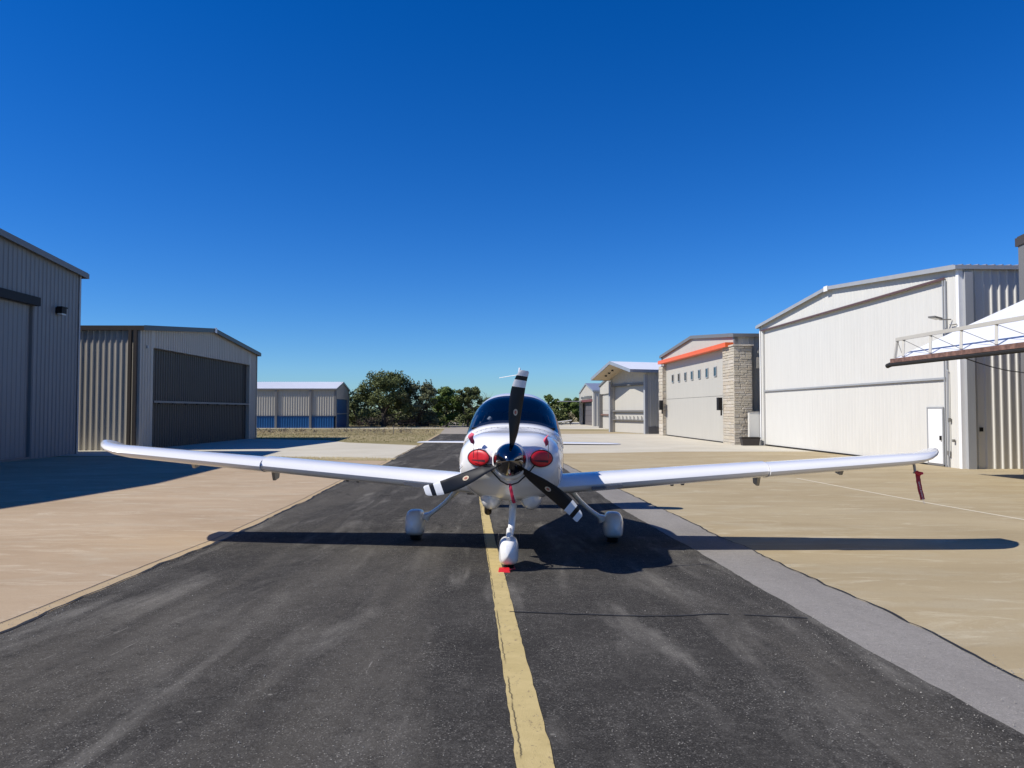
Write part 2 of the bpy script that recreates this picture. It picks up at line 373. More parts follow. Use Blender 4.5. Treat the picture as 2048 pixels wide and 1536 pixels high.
def ribs(mb, pf, a0, a1, zb, zt, pitch, h, wb=.11, wt=.045, br=(), minor=True, flat=0):
    """corrugated sheet: pf(a, off, z); zb/zt functions of a; br: extra a's where zt bends"""
    pr = [(a0, 0)]
    k = math.ceil((a0 + wb) / pitch); c = k * pitch
    while c + wb / 2 < a1:
        pr += [(c - wb / 2, 0), (c - wt / 2, h), (c + wt / 2, h), (c + wb / 2, 0)]; c += pitch
    pr.append((a1, 0))
    for b in br:
        if a0 < b < a1:
            for i in range(len(pr) - 1):
                if pr[i][0] < b < pr[i + 1][0]:
                    t = (b - pr[i][0]) / (pr[i + 1][0] - pr[i][0]); pr.insert(i + 1, (b, pr[i][1] + t * (pr[i + 1][1] - pr[i][1]))); break
    rows = [[pf(a, o, zb(a)) for a, o in pr], [pf(a, o, zt(a)) for a, o in pr]]
    mb.grid(rows)

def hangar(name, label, fr, L, depth, ze, zr, sr, door, mats, pitch=.305, rh=.035, ovf=.12, ove=.15, zb=None, group=None, roof_ribs=False,
           rake=.16, gut=True, ze_far=None, door_ribs=True, split=None, recess=.10, side_z=None, drh=None, corner=.18, door_bottom=.02, near_side_mat=None, rs=None):
    rs = rs or rh
    zb = fr.base if zb is None else zb
    zf = ze if ze_far is None else ze_far
    root = thing(name, label, 'hangar', fr.o, group)
    zt = lambda a: (ze + (zr - ze) * a / sr) if a < sr else (zr + (zf - zr) * (a - sr) / (L - sr))
    zlo = zb - .12
    wm, tm, rm, dm = mats['wall'], mats['trim'], mats['roof'], mats['door']
    F = lambda a, o, z: fr(a, -o, z)
    s0, s1, zd = door
    mb = MB()
    ribs(mb, F, 0, s0, lambda a: zlo, zt, pitch, rh, br=(sr,))
    ribs(mb, F, s1, L, lambda a: zlo, zt, pitch, rh, br=(sr,))
    ribs(mb, F, s0, s1, lambda a: zd, zt, pitch, rh, br=(sr,))
    fr.box(mb, s0, s1, 0, .25, zd, zd + .02); fr.box(mb, s0 - .02, s0, 0, .25, zb, zd); fr.box(mb, s1, s1 + .02, 0, .25, zb, zd)
    mb.build('front_wall', wm, root)
    sm = near_side_mat or wm
    mb = MB(); ribs(mb, lambda a, o, z: fr(-o, a, z), .02, depth, lambda a: zlo, lambda a: ze - .03, pitch, rs)
    mb.build('side_wall', sm, root)
    mb = MB(); ribs(mb, lambda a, o, z: fr(L + o, a, z), .02, depth, lambda a: zlo, lambda a: zf - .03, pitch, rs)
    mb.build('side_wall', wm, root)
    mb = MB(); mb.quad([fr(0, depth, zlo), fr(sr, depth, zlo), fr(L, depth, zlo), fr(L, depth, zf), fr(sr, depth, zr), fr(0, depth, ze)]); mb.build('back_wall', wm, root)
    # roof: two slopes with thickness
    sn = (zr - ze) / sr; sf = (zr - zf) / (L - sr); T = .07
    for (a0, z0, a1, z1) in ((-ove, ze - sn * ove, sr, zr), (sr, zr, L + ove, zf - sf * ove)):
        mb = MB()
        P = [fr(a0, -ovf, z0 + .005), fr(a1, -ovf, z1 + .005), fr(a1, depth + ovf, z1 + .005), fr(a0, depth + ovf, z0 + .005)]
        mb.hexa(P + [p + Vector((0, 0, T)) for p in P])
        if roof_ribs:
            c = .1
            while c < depth:
                P = [fr(a0, c - .05, z0 + T), fr(a1, c - .05, z1 + T), fr(a1, c + .05, z1 + T), fr(a0, c + .05, z0 + T)]
                Q = [fr(a0, c - .02, z0 + T + .045), fr(a1, c - .02, z1 + T + .045), fr(a1, c + .02, z1 + T + .045), fr(a0, c + .02, z0 + T + .045)]
                mb.hexa(P + Q); c += .305
        mb.build('roof', rm, root)
        mb = MB()
        P = [fr(a0, -ovf - .04, z0 - rake), fr(a1, -ovf - .04, z1 - rake), fr(a1, -ovf, z1 - rake), fr(a0, -ovf, z0 - rake)]
        mb.hexa(P + [p + Vector((0, 0, rake + T + .02)) for p in P])
        mb.build('rake_trim', tm, root)
    if gut:
        for a, z, sg in ((-ove, ze - sn * ove, -1), (L + ove, zf - sf * ove, 1)):
            mb = MB(); fr.box(mb, min(a, a + sg * .10), max(a, a + sg * .10), -ovf - .04, depth, z - rake, z + T - .01); mb.build('gutter', tm, root)
    if corner:
        for a, z in ((0, ze), (L, zf)):
            mb = MB(); e = .045; sg = -1 if a == 0 else 1
            fr.box(mb, min(a + sg * e, a - sg * corner), max(a + sg * e, a - sg * corner), -e, -e + .012, zlo, z - .05)
            fr.box(mb, min(a + sg * e, a + sg * (e - .012)), max(a + sg * e, a + sg * (e - .012)), -e + .012, corner, zlo, z - .05)
            mb.build('corner_trim', mats.get('corner', tm), root)
    # door
    D = MB(); dd = recess; zs = [zb + door_bottom] + (list(split) if split else []) + [zd - .01]
    for i in range(len(zs) - 1):
        lo = zs[i] + (.012 if i else 0); hi = zs[i + 1] - (.012 if i < len(zs) - 2 else 0)
        D = MB()
        if door_ribs: ribs(D, lambda a, o, z: fr(a, dd - o, z), s0 + .03, s1 - .03, lambda a: lo, lambda a: hi, pitch, drh or min(rh, .028) * .8)
        else: fr.box(D, s0 + .03, s1 - .03, dd, dd + .05, lo, hi)
        D.build('door_panel', dm, root)
    D = MB(); fr.box(D, s0, s1, dd + .06, dd + .10, zb, zd); D.build('door_frame', mats.get('dark', dm), root)
    root['_zt'] = 0
    del root['_zt']
    return root, zt

def steel(name, col, rough=.45, var=.06, streak=True):
    return mat(name, col, rough, 0, var, 1.3, bump=.05, bscale=3, spec=.4, stretch=(2, 2, .35))
DK = mat('dark_trim', (.014, .013, .013), .6, spec=.25)
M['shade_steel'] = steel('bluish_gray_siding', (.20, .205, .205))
M['beige_steel'] = steel('beige_gray_siding', (.42, .39, .33))
M['brown_trim'] = steel('bronze_trim', (.06, .05, .042), .4)
M['gray_trim'] = steel('gray_trim', (.16, .155, .15), .4)
M['lgray_trim'] = steel('light_gray_trim', (.33, .34, .35), .35)
M['white_steel'] = steel('off_white_siding', (.60, .588, .54), .5, .03)
M['cream_steel'] = steel('cream_gray_siding', (.46, .44, .385), .5, .03)
M['taupe_door'] = steel('taupe_door', (.075, .068, .056))
M['white_roof'] = steel('white_roof_metal', (.78, .79, .80), .35, .04)
M['galv'] = mat('galvanised_roof', (.42, .43, .45), .35, .5, .1, 2)
M['blue_steel'] = steel('blue_siding', (.006, .075, .21), .45, .12)
M['orange'] = steel('orange_beam_paint', (.75, .12, .025), .4, .04)
M['glass_dark'] = mat('dark_window_glass', (.02, .028, .035), .05, spec=.8)
M['white_paint'] = mat('white_paint', (.78, .78, .77), .35, var=.04, scale=3)
M['steel_mid'] = mat('primer_steel', (.20, .19, .17), .5, .3, .15, 6)
M['rust'] = mat('rusty_tube', (.22, .12, .085), .5, .2, .5, 7, bump=.1)
M['rubber'] = mat('black_rubber', (.015, .015, .015), .75, var=.3, scale=30)
M['black'] = mat('black_plastic', (.012, .012, .013), .45)
M['lens'] = mat('lamp_lens', (.5, .5, .48), .2)

# H1: large gray hangar, near left
f1 = FR(-21.05, 36.35, -.60, -.0413, .9991, -1)
f1n = FR(-20.85, 36.0, -.60, .0413, -.9991, 1)       # s runs towards the camera; depth away from the taxiway
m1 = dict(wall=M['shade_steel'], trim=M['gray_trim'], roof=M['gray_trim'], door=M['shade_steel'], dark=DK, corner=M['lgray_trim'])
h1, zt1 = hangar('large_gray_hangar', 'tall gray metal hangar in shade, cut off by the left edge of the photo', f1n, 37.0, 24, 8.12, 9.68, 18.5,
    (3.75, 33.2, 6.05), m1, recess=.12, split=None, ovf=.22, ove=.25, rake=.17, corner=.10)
mb = MB(); f1n.box(mb, 3.55, 33.5, -.22, -.02, 6.05, 6.42); mb.build('door_header', DK, h1)
mb = MB(); f1n.box(mb, 3.75, 33.2, -.06, .1, -.58, -.46); mb.build('door_sill', M['gray_trim'], h1)
mb = MB(); f1n.box(mb, 1.70, 2.08, -.32, -.04, 5.95, 6.22); f1n.box(mb, 1.66, 2.12, -.36, -.1, 6.19, 6.25)
l1 = mb.build('wall_lamp', DK, h1); mb = MB(); f1n.box(mb, 1.73, 2.05, -.30, -.1, 5.88, 5.948); mb.build('lamp_lens', M['lens'], l1)

# H2: beige hangar, left
f2 = FR(-18.58, 54.5, -.62, -.012, -1, 1)
m2 = dict(wall=M['beige_steel'], trim=M['brown_trim'], roof=M['gray_trim'], door=M['taupe_door'], dark=DK, corner=M['beige_steel'])
f2n = FR(-19.55, 39.3, -.62, -.0102, 1, -1)
h2, zt2 = hangar('beige_ribbed_hangar', 'beige gray ribbed hangar with dark closed door, second on the left', f2n, 18.6, 20, 5.92, 6.80, 9.55,
    (1.55, 17.0, 4.95), m2, split=(2.0,), ovf=.25, ove=.08, rake=.18, recess=.28, drh=.055, pitch=.305, rh=.04, corner=.1)
mb = MB(); f2n.box(mb, 1.65, 16.9, -.04, .10, 1.95, 2.07); hb = mb.build('hinge_beam', M['gray_trim'], h2)
for k in range(9):
    mb = MB(); f2n.box(mb, 2.3 + k * 1.7, 2.6 + k * 1.7, -.06, .06, 1.89, 1.95); mb.build('hinge', DK, hb)
mb = MB(); f2n.box(mb, 16.3, 16.95, .24, .27, -.6, 4.90); mb.build('jamb_shade', DK, h2)  # black strip laid on the door for the shade beside the far jamb
for dd in (.36, .08):
    mb = MB(); f2n.box(mb, -.2, -.06, dd, dd + .16, -.6, 5.75); mb.build('downspout', M['brown_trim'], h2)
mb = MB(); f2n.box(mb, 9.4, 9.7, -.33, -.28, 6.6, 6.92); mb.build('ridge_cap', M['white_paint'], h2)
mb = MB(); f2n.box(mb, .6, .75, -.12, -.05, 4.85, 5.0); mb.build('junction_box', M['lgray_trim'], h2)

# H3: far tan and blue hangar with white roof
f3 = FR(-22.0, 93.7, -.66, 0, 1, -1)
m3 = dict(wall=M['beige_steel'], trim=M['gray_trim'], roof=M['white_roof'], door=M['blue_steel'], dark=DK, corner=M['gray_trim'])
h3, _ = hangar('blue_and_tan_hangar', 'small far hangar with white metal roof, tan walls and blue wainscot', f3, 7.4, 26, 4.28, 5.2, 3.7,
    (.5, 6.6, 3.02), m3, roof_ribs=True, split=(1.15,), rake=.14, pitch=.305, rh=.04)
mb = MB(); ribs(mb, lambda a, o, z: f3(-o - .045, a, z), .0, 26, lambda a: -.75, lambda a: .87, .305, .04); mb.build('wainscot', M['blue_steel'], h3)
mb = MB(); f3.box(mb, -.13, -.05, 0, 26, .87, .93); mb.build('wainscot_trim', M['gray_trim'], h3)
for dd in (3.15, 7.45, 11.6, 16):
    mb = MB(); f3.box(mb, -.2, -.06, dd - .14, dd + .14, -.66, 4.1); mb.build('downspout', M['gray_trim'], h3)
mb = MB(); f3.box(mb, .5, 6.6, -.02, .06, 1.1, 1.2); mb.build('hinge_beam', M['lgray_trim'], h3)

# H4: white hangar, right
f4 = FR(16.47, 27.49, -.63, -.0413, .9991, 1)
m4 = dict(wall=M['white_steel'], trim=M['lgray_trim'], roof=M['galv'], door=M['white_steel'], dark=DK, corner=M['white_paint'])
h4, zt4 = hangar('white_hangar', 'large white ribbed hangar with wide two part door and small walk door', f4, 19.7, 24, 6.80, 7.68, 10.1,
    (.85, 19.25, 6.50), m4, roof_ribs=True, split=(2.74,), recess=.10, ovf=.2, ove=.08, rake=.085, rh=.010, drh=.006, rs=.045, corner=.12, door_bottom=.06)
mb = MB(); f4.box(mb, .75, 19.35, -.09, -.05, 6.47, 6.56); mb.build('door_header', mat('maroon_trim', (.10, .055, .05), .5), h4)
mb = MB(); f4.box(mb, .9, 19.2, -.0, .065, 2.70, 2.78); mb.build('hinge_beam', M['lgray_trim'], h4)
mb = MB(); f4.box(mb, .9, 19.2, .03, .09, -.615, -.56); mb.build('door_gasket', DK, h4)
for a in (.70, .84):
    mb = MB(); f4.box(mb, a, a + .05, -.085, -.04, -.6, 6.45); mb.build('door_track', M['lgray_trim'], h4)
mb = MB(); mb.tube([f4(.62, -.09, -.2), f4(.62, -.09, 3.0), f4(.70, -.09, 3.05)], .022, 8); mb.build('conduit', M['lgray_trim'], h4)
for a, z, c in ((.55, 1.1, .14), (.33, .35, .1), (.62, -.15, .16)):
    mb = MB(); f4.box(mb, a, a + .09, -.12, -.045, z, z + c); mb.build('switch_box', M['steel_mid'], h4)
# walk door within the big door
mb = MB(); f4.box(mb, 1.16, 2.20, .02, .065, 1.60, 1.66); f4.box(mb, 2.14, 2.20, .02, .065, -.55, 1.60); f4.box(mb, 1.16, 1.22, .02, .065, -.55, 1.60)
wf = mb.build('walk_door_frame', M['lgray_trim'], h4)
mb = MB(); f4.box(mb, 1.225, 2.135, .035, .064, -.52, 1.595); wd = mb.build('walk_door', M['white_paint'], h4)
mb = MB(); f4.box(mb, 1.27, 1.33, -.03, .03, .38, .55); mb.build('handle', DK, wd)
mb = MB(); f4.box(mb, 1.17, 2.19, .02, .07, -.60, -.53); mb.build('threshold', M['gray_trim'], wf)
# floodlight
mb = MB(); mb.bar(f4(.42, -.05, 4.92), f4(.55, -.42, 4.92), .04); mb.box(0, .42, 0, .3, 0, .06, fn=lambda x, y, z: f4(.30 + x, -.75 + y, 4.98 + z - y * .25 + x * .06))
fl = mb.build('floodlight', M['steel_mid'], h4); mb = MB(); mb.box(.03, .39, .03, .27, -.008, -.002, fn=lambda x, y, z: f4(.30 + x, -.75 + y, 4.98 + z - y * .25 + x * .06)); mb.build('lamp_lens', M['lens'], fl)
mb = MB(); mb.tube([f4(.45, -.09, 4.72), f4(.3, -.09, 4.70), f4(.05, -.09, 4.7)], .02, 6); mb.build('lamp_cable', M['steel_mid'], h4)
mb = MB(); f4.box(mb, -.17, -.045, .12, .42, -.72, 6.6); mb.build('downspout', M['lgray_trim'], h4)
mb = MB(); f4.box(mb, -.09, -.04, .62, .74, .75, .9); mb.build('outlet_box', DK, h4)
mb = MB(); f4.box(mb, 9.9, 10.3, -.28, -.25, 7.52, 7.78); mb.build('ridge_cap', M['white_paint'], h4)
mb = MB(); f4.box(mb, 19.75, 19.95, -.18, -.06, 4.2, 4.9); mb.build('wall_box', M['steel_mid'], h4)

# H5: hangar at the right edge with its hydraulic door swung half open
f5 = FR(16.90, 24.75, -.60, .0413, -.9991, -1)
m5 = dict(wall=M['white_steel'], trim=M['brown_trim'], roof=M['galv'], door=DK, dark=DK, corner=M['gray_trim'])
h5, _ = hangar('hangar_with_open_door', 'white hangar cut off by the right edge, its tilting door half open with a steel truss', f5, 19.5, 20, 7.2, 8.3, 9.7,
    (.8, 18.5, 5.45), m5, recess=5.0, ovf=.05, ove=.03, rake=.22, corner=.25)
# tilted door: outer edge at X about 11.9, z 3.1 ; hinge at the wall, z 5.3
def dr(a, t, n):         # a along wall, t 0 hinge .. 1 outer edge, n along outward normal
    hx, hz, ox, oz = -.05, 5.3, -4.96, 3.12
    ln = math.hypot(ox - hx, oz - hz); nx, nz = (oz - hz) / ln * 1, -(ox - hx) / ln
    return f5(a, hx + (ox - hx) * t + nx * n, hz + (oz - hz) * t + nz * n)
DA0, DA1 = .95, 18.3
mb = MB(); ribs(mb, lambda a, o, t: dr(a, t, o), DA0, DA1, lambda a: 0.0, lambda a: .985, .305, .0015, wb=.13)
mb.build('door_sheet', M['white_roof'], h5)
mb = MB(); ribs(mb, lambda a, o, t: dr(a, t, -.16 - o), DA0, DA1, lambda a: 0.0, lambda a: .985, .305, .02); mb.build('door_liner', M['white_steel'], h5)
mb = MB(); mb.bar(dr(DA0, 1.0, -.05), dr(DA1, 1.0, -.05), .18, .13); mb.build('door_edge_beam', M['rust'], h5)
mb = MB(); mb.tube([dr(DA0 - .28, 1.015, -.17), dr(DA0 - .1, 1.01, -.14), dr(DA1, 1.01, -.14)], .075, 10); mb.build('door_seal', M['rubber'], h5)
def tr(a, n): return dr(a, .985, n)
mb = MB(); mb.bar(dr(DA0 + .05, .93, .52), dr(DA1, .93, .52), .09, .10); ch = mb.build('truss_chord', M['cream_steel'], h5)
k = 0; a = DA0 + .05
while a < DA1:
    mb = MB(); mb.bar(dr(a, .985, .03), dr(a + (0 if k == 0 else -.1), .93, .48), .07, .07); mb.build('truss_post', M['cream_steel'], h5)
    nx_ = a + (.45 if k == 0 else 1.4)
    if nx_ < DA1:
        mb = MB(); mb.bar(dr(a - (0 if k == 0 else .1), .93, .47), dr(nx_, .985, .04), .013, .013); mb.build('truss_brace', M['steel_mid'], h5)
    a = nx_; k += 1
mb = MB(); mb.tube([dr(4.2, .99, -.2)] + [dr(4.2 + 5 * t / 10, .99, -.2) + Vector((.6 * t / 10, 0, -.55 * math.sin(math.pi * t / 10))) for t in range(1, 10)] + [dr(9.2, .9, -.2)], .014, 6)
mb.build('hanging_cable', M['black'], h5)

# H6: hangar with stone pillars and orange beam
f6 = FR(14.21, 50.13, -.66, -.0413, .9991, 1)
o6 = f6(-1.7, .15, -.66)
g6 = FR(14.21 + o6.x, 50.13 + o6.y, -.66, -.0413, .9991, 1)
m6 = dict(wall=M['cream_steel'], trim=M['gray_trim'], roof=M['galv'], door=M['cream_steel'], dark=DK, corner=M['gray_trim'])
h6, zt6 = hangar('stone_pillar_hangar', 'cream hangar with orange beam, seven small door windows and a stone pillar', g6, 19.6, 20, 6.45, 7.25, 9.6,
    (1.72, 18.3, 5.70), m6, recess=.06, split=(2.54,), door_ribs=False, ovf=.15, ove=.15, rake=.15, rh=.01, rs=.045, door_bottom=.07)
mb = MB(); g6.box(mb, .25, 18.9, -.55, -.02, 5.68, 5.97); mb.build('orange_beam', M['orange'], h6)
for i, cx in enumerate((1342, 1354, 1367, 1380, 1394.5, 1409.5, 1426)):
    tx = (cx - 1024) / 1500.0; s_ = (14.21 - tx * 50.13) / (tx * .9991 + .0413) + 1.7
    mb = MB(); w_ = .30; g6.box(mb, s_ - w_, s_ + w_, .03, .055, 3.92, 4.62); g6.box(mb, s_ - w_ - .0, s_ - w_ + .05, -.01, .029, 3.92, 4.62); g6.box(mb, s_ + w_ - .05, s_ + w_, -.01, .029, 3.92, 4.62)
    g6.box(mb, s_ - w_ + .05, s_ + w_ - .05, -.01, .029, 4.57, 4.62); g6.box(mb, s_ - w_ + .05, s_ + w_ - .05, -.01, .029, 3.92, 3.97)
    wf = mb.build('window', M['lgray_trim'], h6)
    mb = MB(); g6.box(mb, s_ - w_ + .05, s_ + w_ - .05, .012, .028, 3.97, 4.57); mb.build('pane', M['glass_dark'], wf)
mb = MB(); g6.box(mb, 1.75, 18.25, .0, .05, -.655, -.60); mb.build('door_gasket', DK, h6)
# pillars: a core plus stones picked out one by one
stone_m = [mat('limestone_%s' % n, c, .85, var=.22, scale=5, bump=.5, bscale=18) for n, c in
           (('buff', (.47, .42, .33)), ('pale', (.51, .46, .38)), ('gray', (.43, .39, .32)), ('tan', (.46, .40, .31)))]
M['core'] = mat('mortar', (.38, .34, .27), .9, var=.2, scale=8)
mb = MB(); g6.box(mb, -.55, 1.62, -.27, .90, -.75, 5.66); mb.build('pillar_core', M['core'], h6)
mb = MB(); g6.box(mb, -.68, 1.72, -.36, 1.0, 5.66, 5.76); mb.build('pillar_cap', stone_m[1], h6)
rn = random.Random(7)
smesh = []
for i in range(12):
    mb = MB(); j = lambda: rn.uniform(-.06, .06)
    P = [(-.5, -.5, -.5), (.5, -.5, -.5), (.5, .5, -.5), (-.5, .5, -.5)]
    fr_ = [(-.42 + j(), -.5 + j() * .3, -.40 + j()), (.42 + j(), -.5 + j() * .3, -.40 + j()), (.42 + j(), -.5 + j() * .3, .40 + j()), (-.42 + j(), -.5 + j() * .3, .40 + j())]
    bk = [(-.5, .5, -.5), (.5, .5, -.5), (.5, .5, .5), (-.5, .5, .5)]; md = [(-.5, -.1, -.5), (.5, -.1, -.5), (.5, -.1, .5), (-.5, -.1, .5)]
    mb.grid([bk, md, fr_], close_u=True); mb.quad(fr_)
    me = bpy.data.meshes.new('stone'); me.from_pydata(mb.v, [], mb.f); me.materials.append(stone_m[i % 4]); smesh.append(me)
def stone(parent, u, v, w_, center, nrm, ww, hh, dd):       # parent-space placement; nrm points outwards
    me = rn.choice(smesh); o = bpy.data.objects.new('stone', me); COL.objects.link(o); o.parent = parent
    Y_ = -nrm; X_ = Y_.cross(Vector((0, 0, 1))).normalized()
    m_ = Matrix((X_ * ww, Y_ * dd, Vector((0, 0, 1)) * hh)).transposed().to_4x4(); m_.translation = center; o.matrix_basis = m_
def stone_wall(parent, pf, nrm, a0, a1, z0, z1, ch_, wmin, wmax, proud=.04):
    z = z0; n = 0
    while z < z1 - .05:
        h_ = min(rn.choice((ch_ * .8, ch_, ch_ * 1.25)), z1 - z); a = a0
        while a < a1 - .02:
            wd_ = rn.uniform(wmin, wmax)
            if a1 - (a + wd_) < wmin * .7: wd_ = a1 - a
            p = proud * rn.uniform(.6, 1.25)
            stone(parent, 0, 0, 0, pf(a + wd_ / 2, p / 2 - .02, z + h_ / 2), nrm, wd_ - .012, h_ - .012, p + .04); n += 1
            a += wd_
        z += h_
    return n
stone_wall(h6, lambda a, o, z: g6(-.55 - o, a, z), -g6.S, -.30, .92, -.68, 5.64, .165, .3, .75)
stone_wall(h6, lambda a, o, z: g6(a, -.27 - o, z), -g6.D, -.58, 1.64, -.68, 5.64, .20, .55, 1.1)
mb = MB(); g6.box(mb, 18.35, 19.7, -.27, .3, -.75, 5.5); mb.build('pillar_core', M['core'], h6)
stone_wall(h6, lambda a, o, z: g6(18.35 - o, a, z), -g6.S, -.30, .28, -.68, 5.5, .34, .5, .6)
stone_wall(h6, lambda a, o, z: g6(a, -.27 - o, z), -g6.D, 18.3, 19.7, -.68, 5.5, .34, .6, 1.1)
for s_, z_ in ((1.9, 1.55), (18.2, 1.6)):
    mb = MB(); g6.box(mb, s_ - .35, s_ + .05, -.62, -.35, z_, z_ + .85); g6.box(mb, s_ - .42, s_ - .38, -.5, -.4, z_ - .35, z_ + .5)
    mb.build('door_control_box', DK, h6)
# low white plinth between the hangars, dark planter
pl = thing('white_utility_wall', 'low off white wall between the stone pillar and the white hangar', 'wall', (15.3, 47.3, -.66))
mb = MB(); mb.box(-.35, .62, 0, .3, -.1, 2.10); mb.build('wall_panel', M['white_steel'], pl)
mb = MB(); mb.box(-.40, .66, -.04, .34, 2.101, 2.15); mb.build('wall_cap', M['gray_trim'], pl)
mb = MB()
for z0, z1, a, b in ((0, .42, .50, .56), (.42, .50, .60, .60)):
    P = [(-a, -.22, z0), (a, -.22, z0), (a, .22, z0), (-a, .22, z0), (-b, -.25, z1), (b, -.25, z1), (b, .25, z1), (-b, .25, z1)]; mb.hexa(P)
plr = thing('dark_planter_box', 'dark brown planter box at the foot of the stone pillar', 'planter', (14.85, 46.9, -.64)); mb.build('box', mat('planter_brown', (.035, .028, .024), .6), plr)
mb = MB(); mb.box(-.52, .52, -.19, .19, .505, .52); mb.build('soil', M['rubber'], plr)

# H7: hangar with projecting gable canopy
f7 = FR(12.95, 71.5, -.68, -2.6, 6.9, 1)
m7 = dict(wall=M['cream_steel'], trim=M['galv'], roof=M['white_roof'], door=M['cream_steel'], dark=DK, corner=M['cream_steel'])
h7, _ = hangar('canopy_hangar', 'cream hangar with a projecting white gable canopy, behind the orange beamed one', f7, 7.4, 16, 5.45, 6.35, 3.7,
    (.25, 7.0, 4.05), m7, recess=.25, split=(.62, 1.45), door_ribs=False, ovf=2.1, ove=.3, rake=.22, ze_far=5.0, rh=.03, corner=.0)
mb = MB(); mb.quad([f7(-.28, -2.05, 5.15), f7(3.7, -2.05, 6.12), f7(3.7, 0, 6.12), f7(-.28, 0, 5.15)]); mb.quad([f7(3.7, -2.05, 6.12), f7(7.68, -2.05, 4.72), f7(7.68, 0, 4.72), f7(3.7, 0, 6.12)])
sf = mb.build('soffit', mat('tan_soffit', (.55, .47, .36), .7), h7)
for a, z in ((5.0, 5.62), (5.7, 5.38), (6.4, 5.13)):
    mb = MB(); mb.tube([f7(a, -1.1, z), f7(a, -1.1, z - .1)], .12, 12); mb.build('downlight', DK, sf)
for a in (.02, 7.05):
    mb = MB(); f7.box(mb, a, a + .28, -.30, .05, -1.05, 5.0 if a < 1 else 4.6); mb.build('post', M['lgray_trim'], h7)
mb = MB(); f7.box(mb, .2, 7.2, -.12, .24, 4.05, 4.25); mb.build('door_header', M['gray_trim'], h7)
for z, hh, c in ((1.42, .16, 'gray_trim'), (.56, .1, 'gray_trim')):
    mb = MB(); f7.box(mb, .3, 7.0, -.05, .24, z, z + hh); b_ = mb.build('hinge_beam', M[c], h7)
for k in range(9):
    mb = MB(); mb.bar(f7(.6 + k * .75, .1, .68), f7(.75 + k * .75, .16, 1.0), .06); mb.build('door_strut', M['gray_trim'], h7)
mb = MB(); f7.box(mb, -.06, -.03, .05, 3, -.7, .0); mb.build('plinth', M['gray_trim'], h7)

# H8
f8 = FR(12.1, 83.5, -.70, -.0413, .9991, 1)
h8, _ = hangar('narrow_cream_hangar', 'cream hangar mostly hidden behind the canopy hangar', f8, 14.5, 14, 4.8, 5.7, 7.2, (.8, 13.7, 3.65), m6, recess=.2, split=(1.6,), door_ribs=False)
mb = MB(); f8.box(mb, .8, 13.7, -.05, .2, .95, 1.12); mb.build('hinge_beam', M['rust'], h8)
mb = MB(); f8.box(mb, 13.6, 14.1, -.25, .1, -.8, 3.7); mb.build('post', M['gray_trim'], h8)
# H9
f9 = FR(11.85, 109, -.72, -.0413, .9991, 1)
m9 = dict(wall=M['cream_steel'], trim=M['galv'], roof=M['galv'], door=steel('open_door_gray', (.13, .12, .125)), dark=DK, corner=M['cream_steel'])
h9, _ = hangar('small_far_hangar', 'smallest and farthest hangar on the right, steep gable with gray sectional door', f9, 14.9, 14, 4.5, 5.75, 7.5, (1.3, 13.4, 2.9), m9,
    recess=.5, split=(-.1, .8, 1.6, 2.3), door_ribs=False, rh=.05, pitch=.6)
mb = MB(); f9.box(mb, 1.0, 13.6, -.1, .15, 2.9, 3.25); mb.build('door_header', mat('maroon_header', (.16, .05, .045), .6), h9)
rn = random.Random(5)
for k in range(9):
    mb = MB(); f9.box(mb, 1.6 + k * 1.25, 2.3 + k * 1.25, -.2, -.06, 3.4, 3.4 + rn.uniform(.25, .4)); mb.build('sign_letter', M['gray_trim'], h9)  # plain blocks in place of unreadable sign letters over the door
mb = MB(); f9.box(mb, 11.5, 14.9, -3.8, -.2, 3.0, 3.12); mb.build('awning', M['lgray_trim'], h9)
mb = MB(); f9.box(mb, 14.4, 14.9, -.14, -.06, -.8, 4.3); mb.build('post', M['cream_steel'], h9)

# ------------------------------------------------------------------ aeroplane
PX, PY = -.035, 8.15
prot = Matrix.Rotation(-R(1.3) , 4, 'Z') @ Matrix.Rotation(-R(2.2), 4, 'X') @ Matrix.Rotation(R(.5), 4, 'Y')
plane = thing('light_aircraft', 'white single engine low wing aeroplane parked nose on over the yellow line', 'aeroplane')
PZ = -.270
plane.matrix_basis = Matrix.Translation((PX, PY, PZ)) @ prot
def paint(name, col, rough=.22, coat=.6): return mat(name, col, rough, 0, .02, 2, spec=.5, coat=coat)
WH = paint('aircraft_white_gloss', (.80, .79, .77)); 
BLK = mat('propeller_black', (.010, .011, .013), .38, spec=.3)
PWH = mat('propeller_white', (.78, .78, .77), .45)
CHR = mat('dark_polished_spinner', (.14, .14, .15), .13, 1.0)
ALU = mat('gray_metal', (.35, .35, .35), .35, .8)
SEAM = mat('panel_seam', (.10, .10, .11), .6)
RED = mat('red_vinyl', (.62, .012, .022), .42, var=.12, scale=20)
RIB = mat('red_ribbon', (.55, .02, .06), .6, var=.15, scale=30)

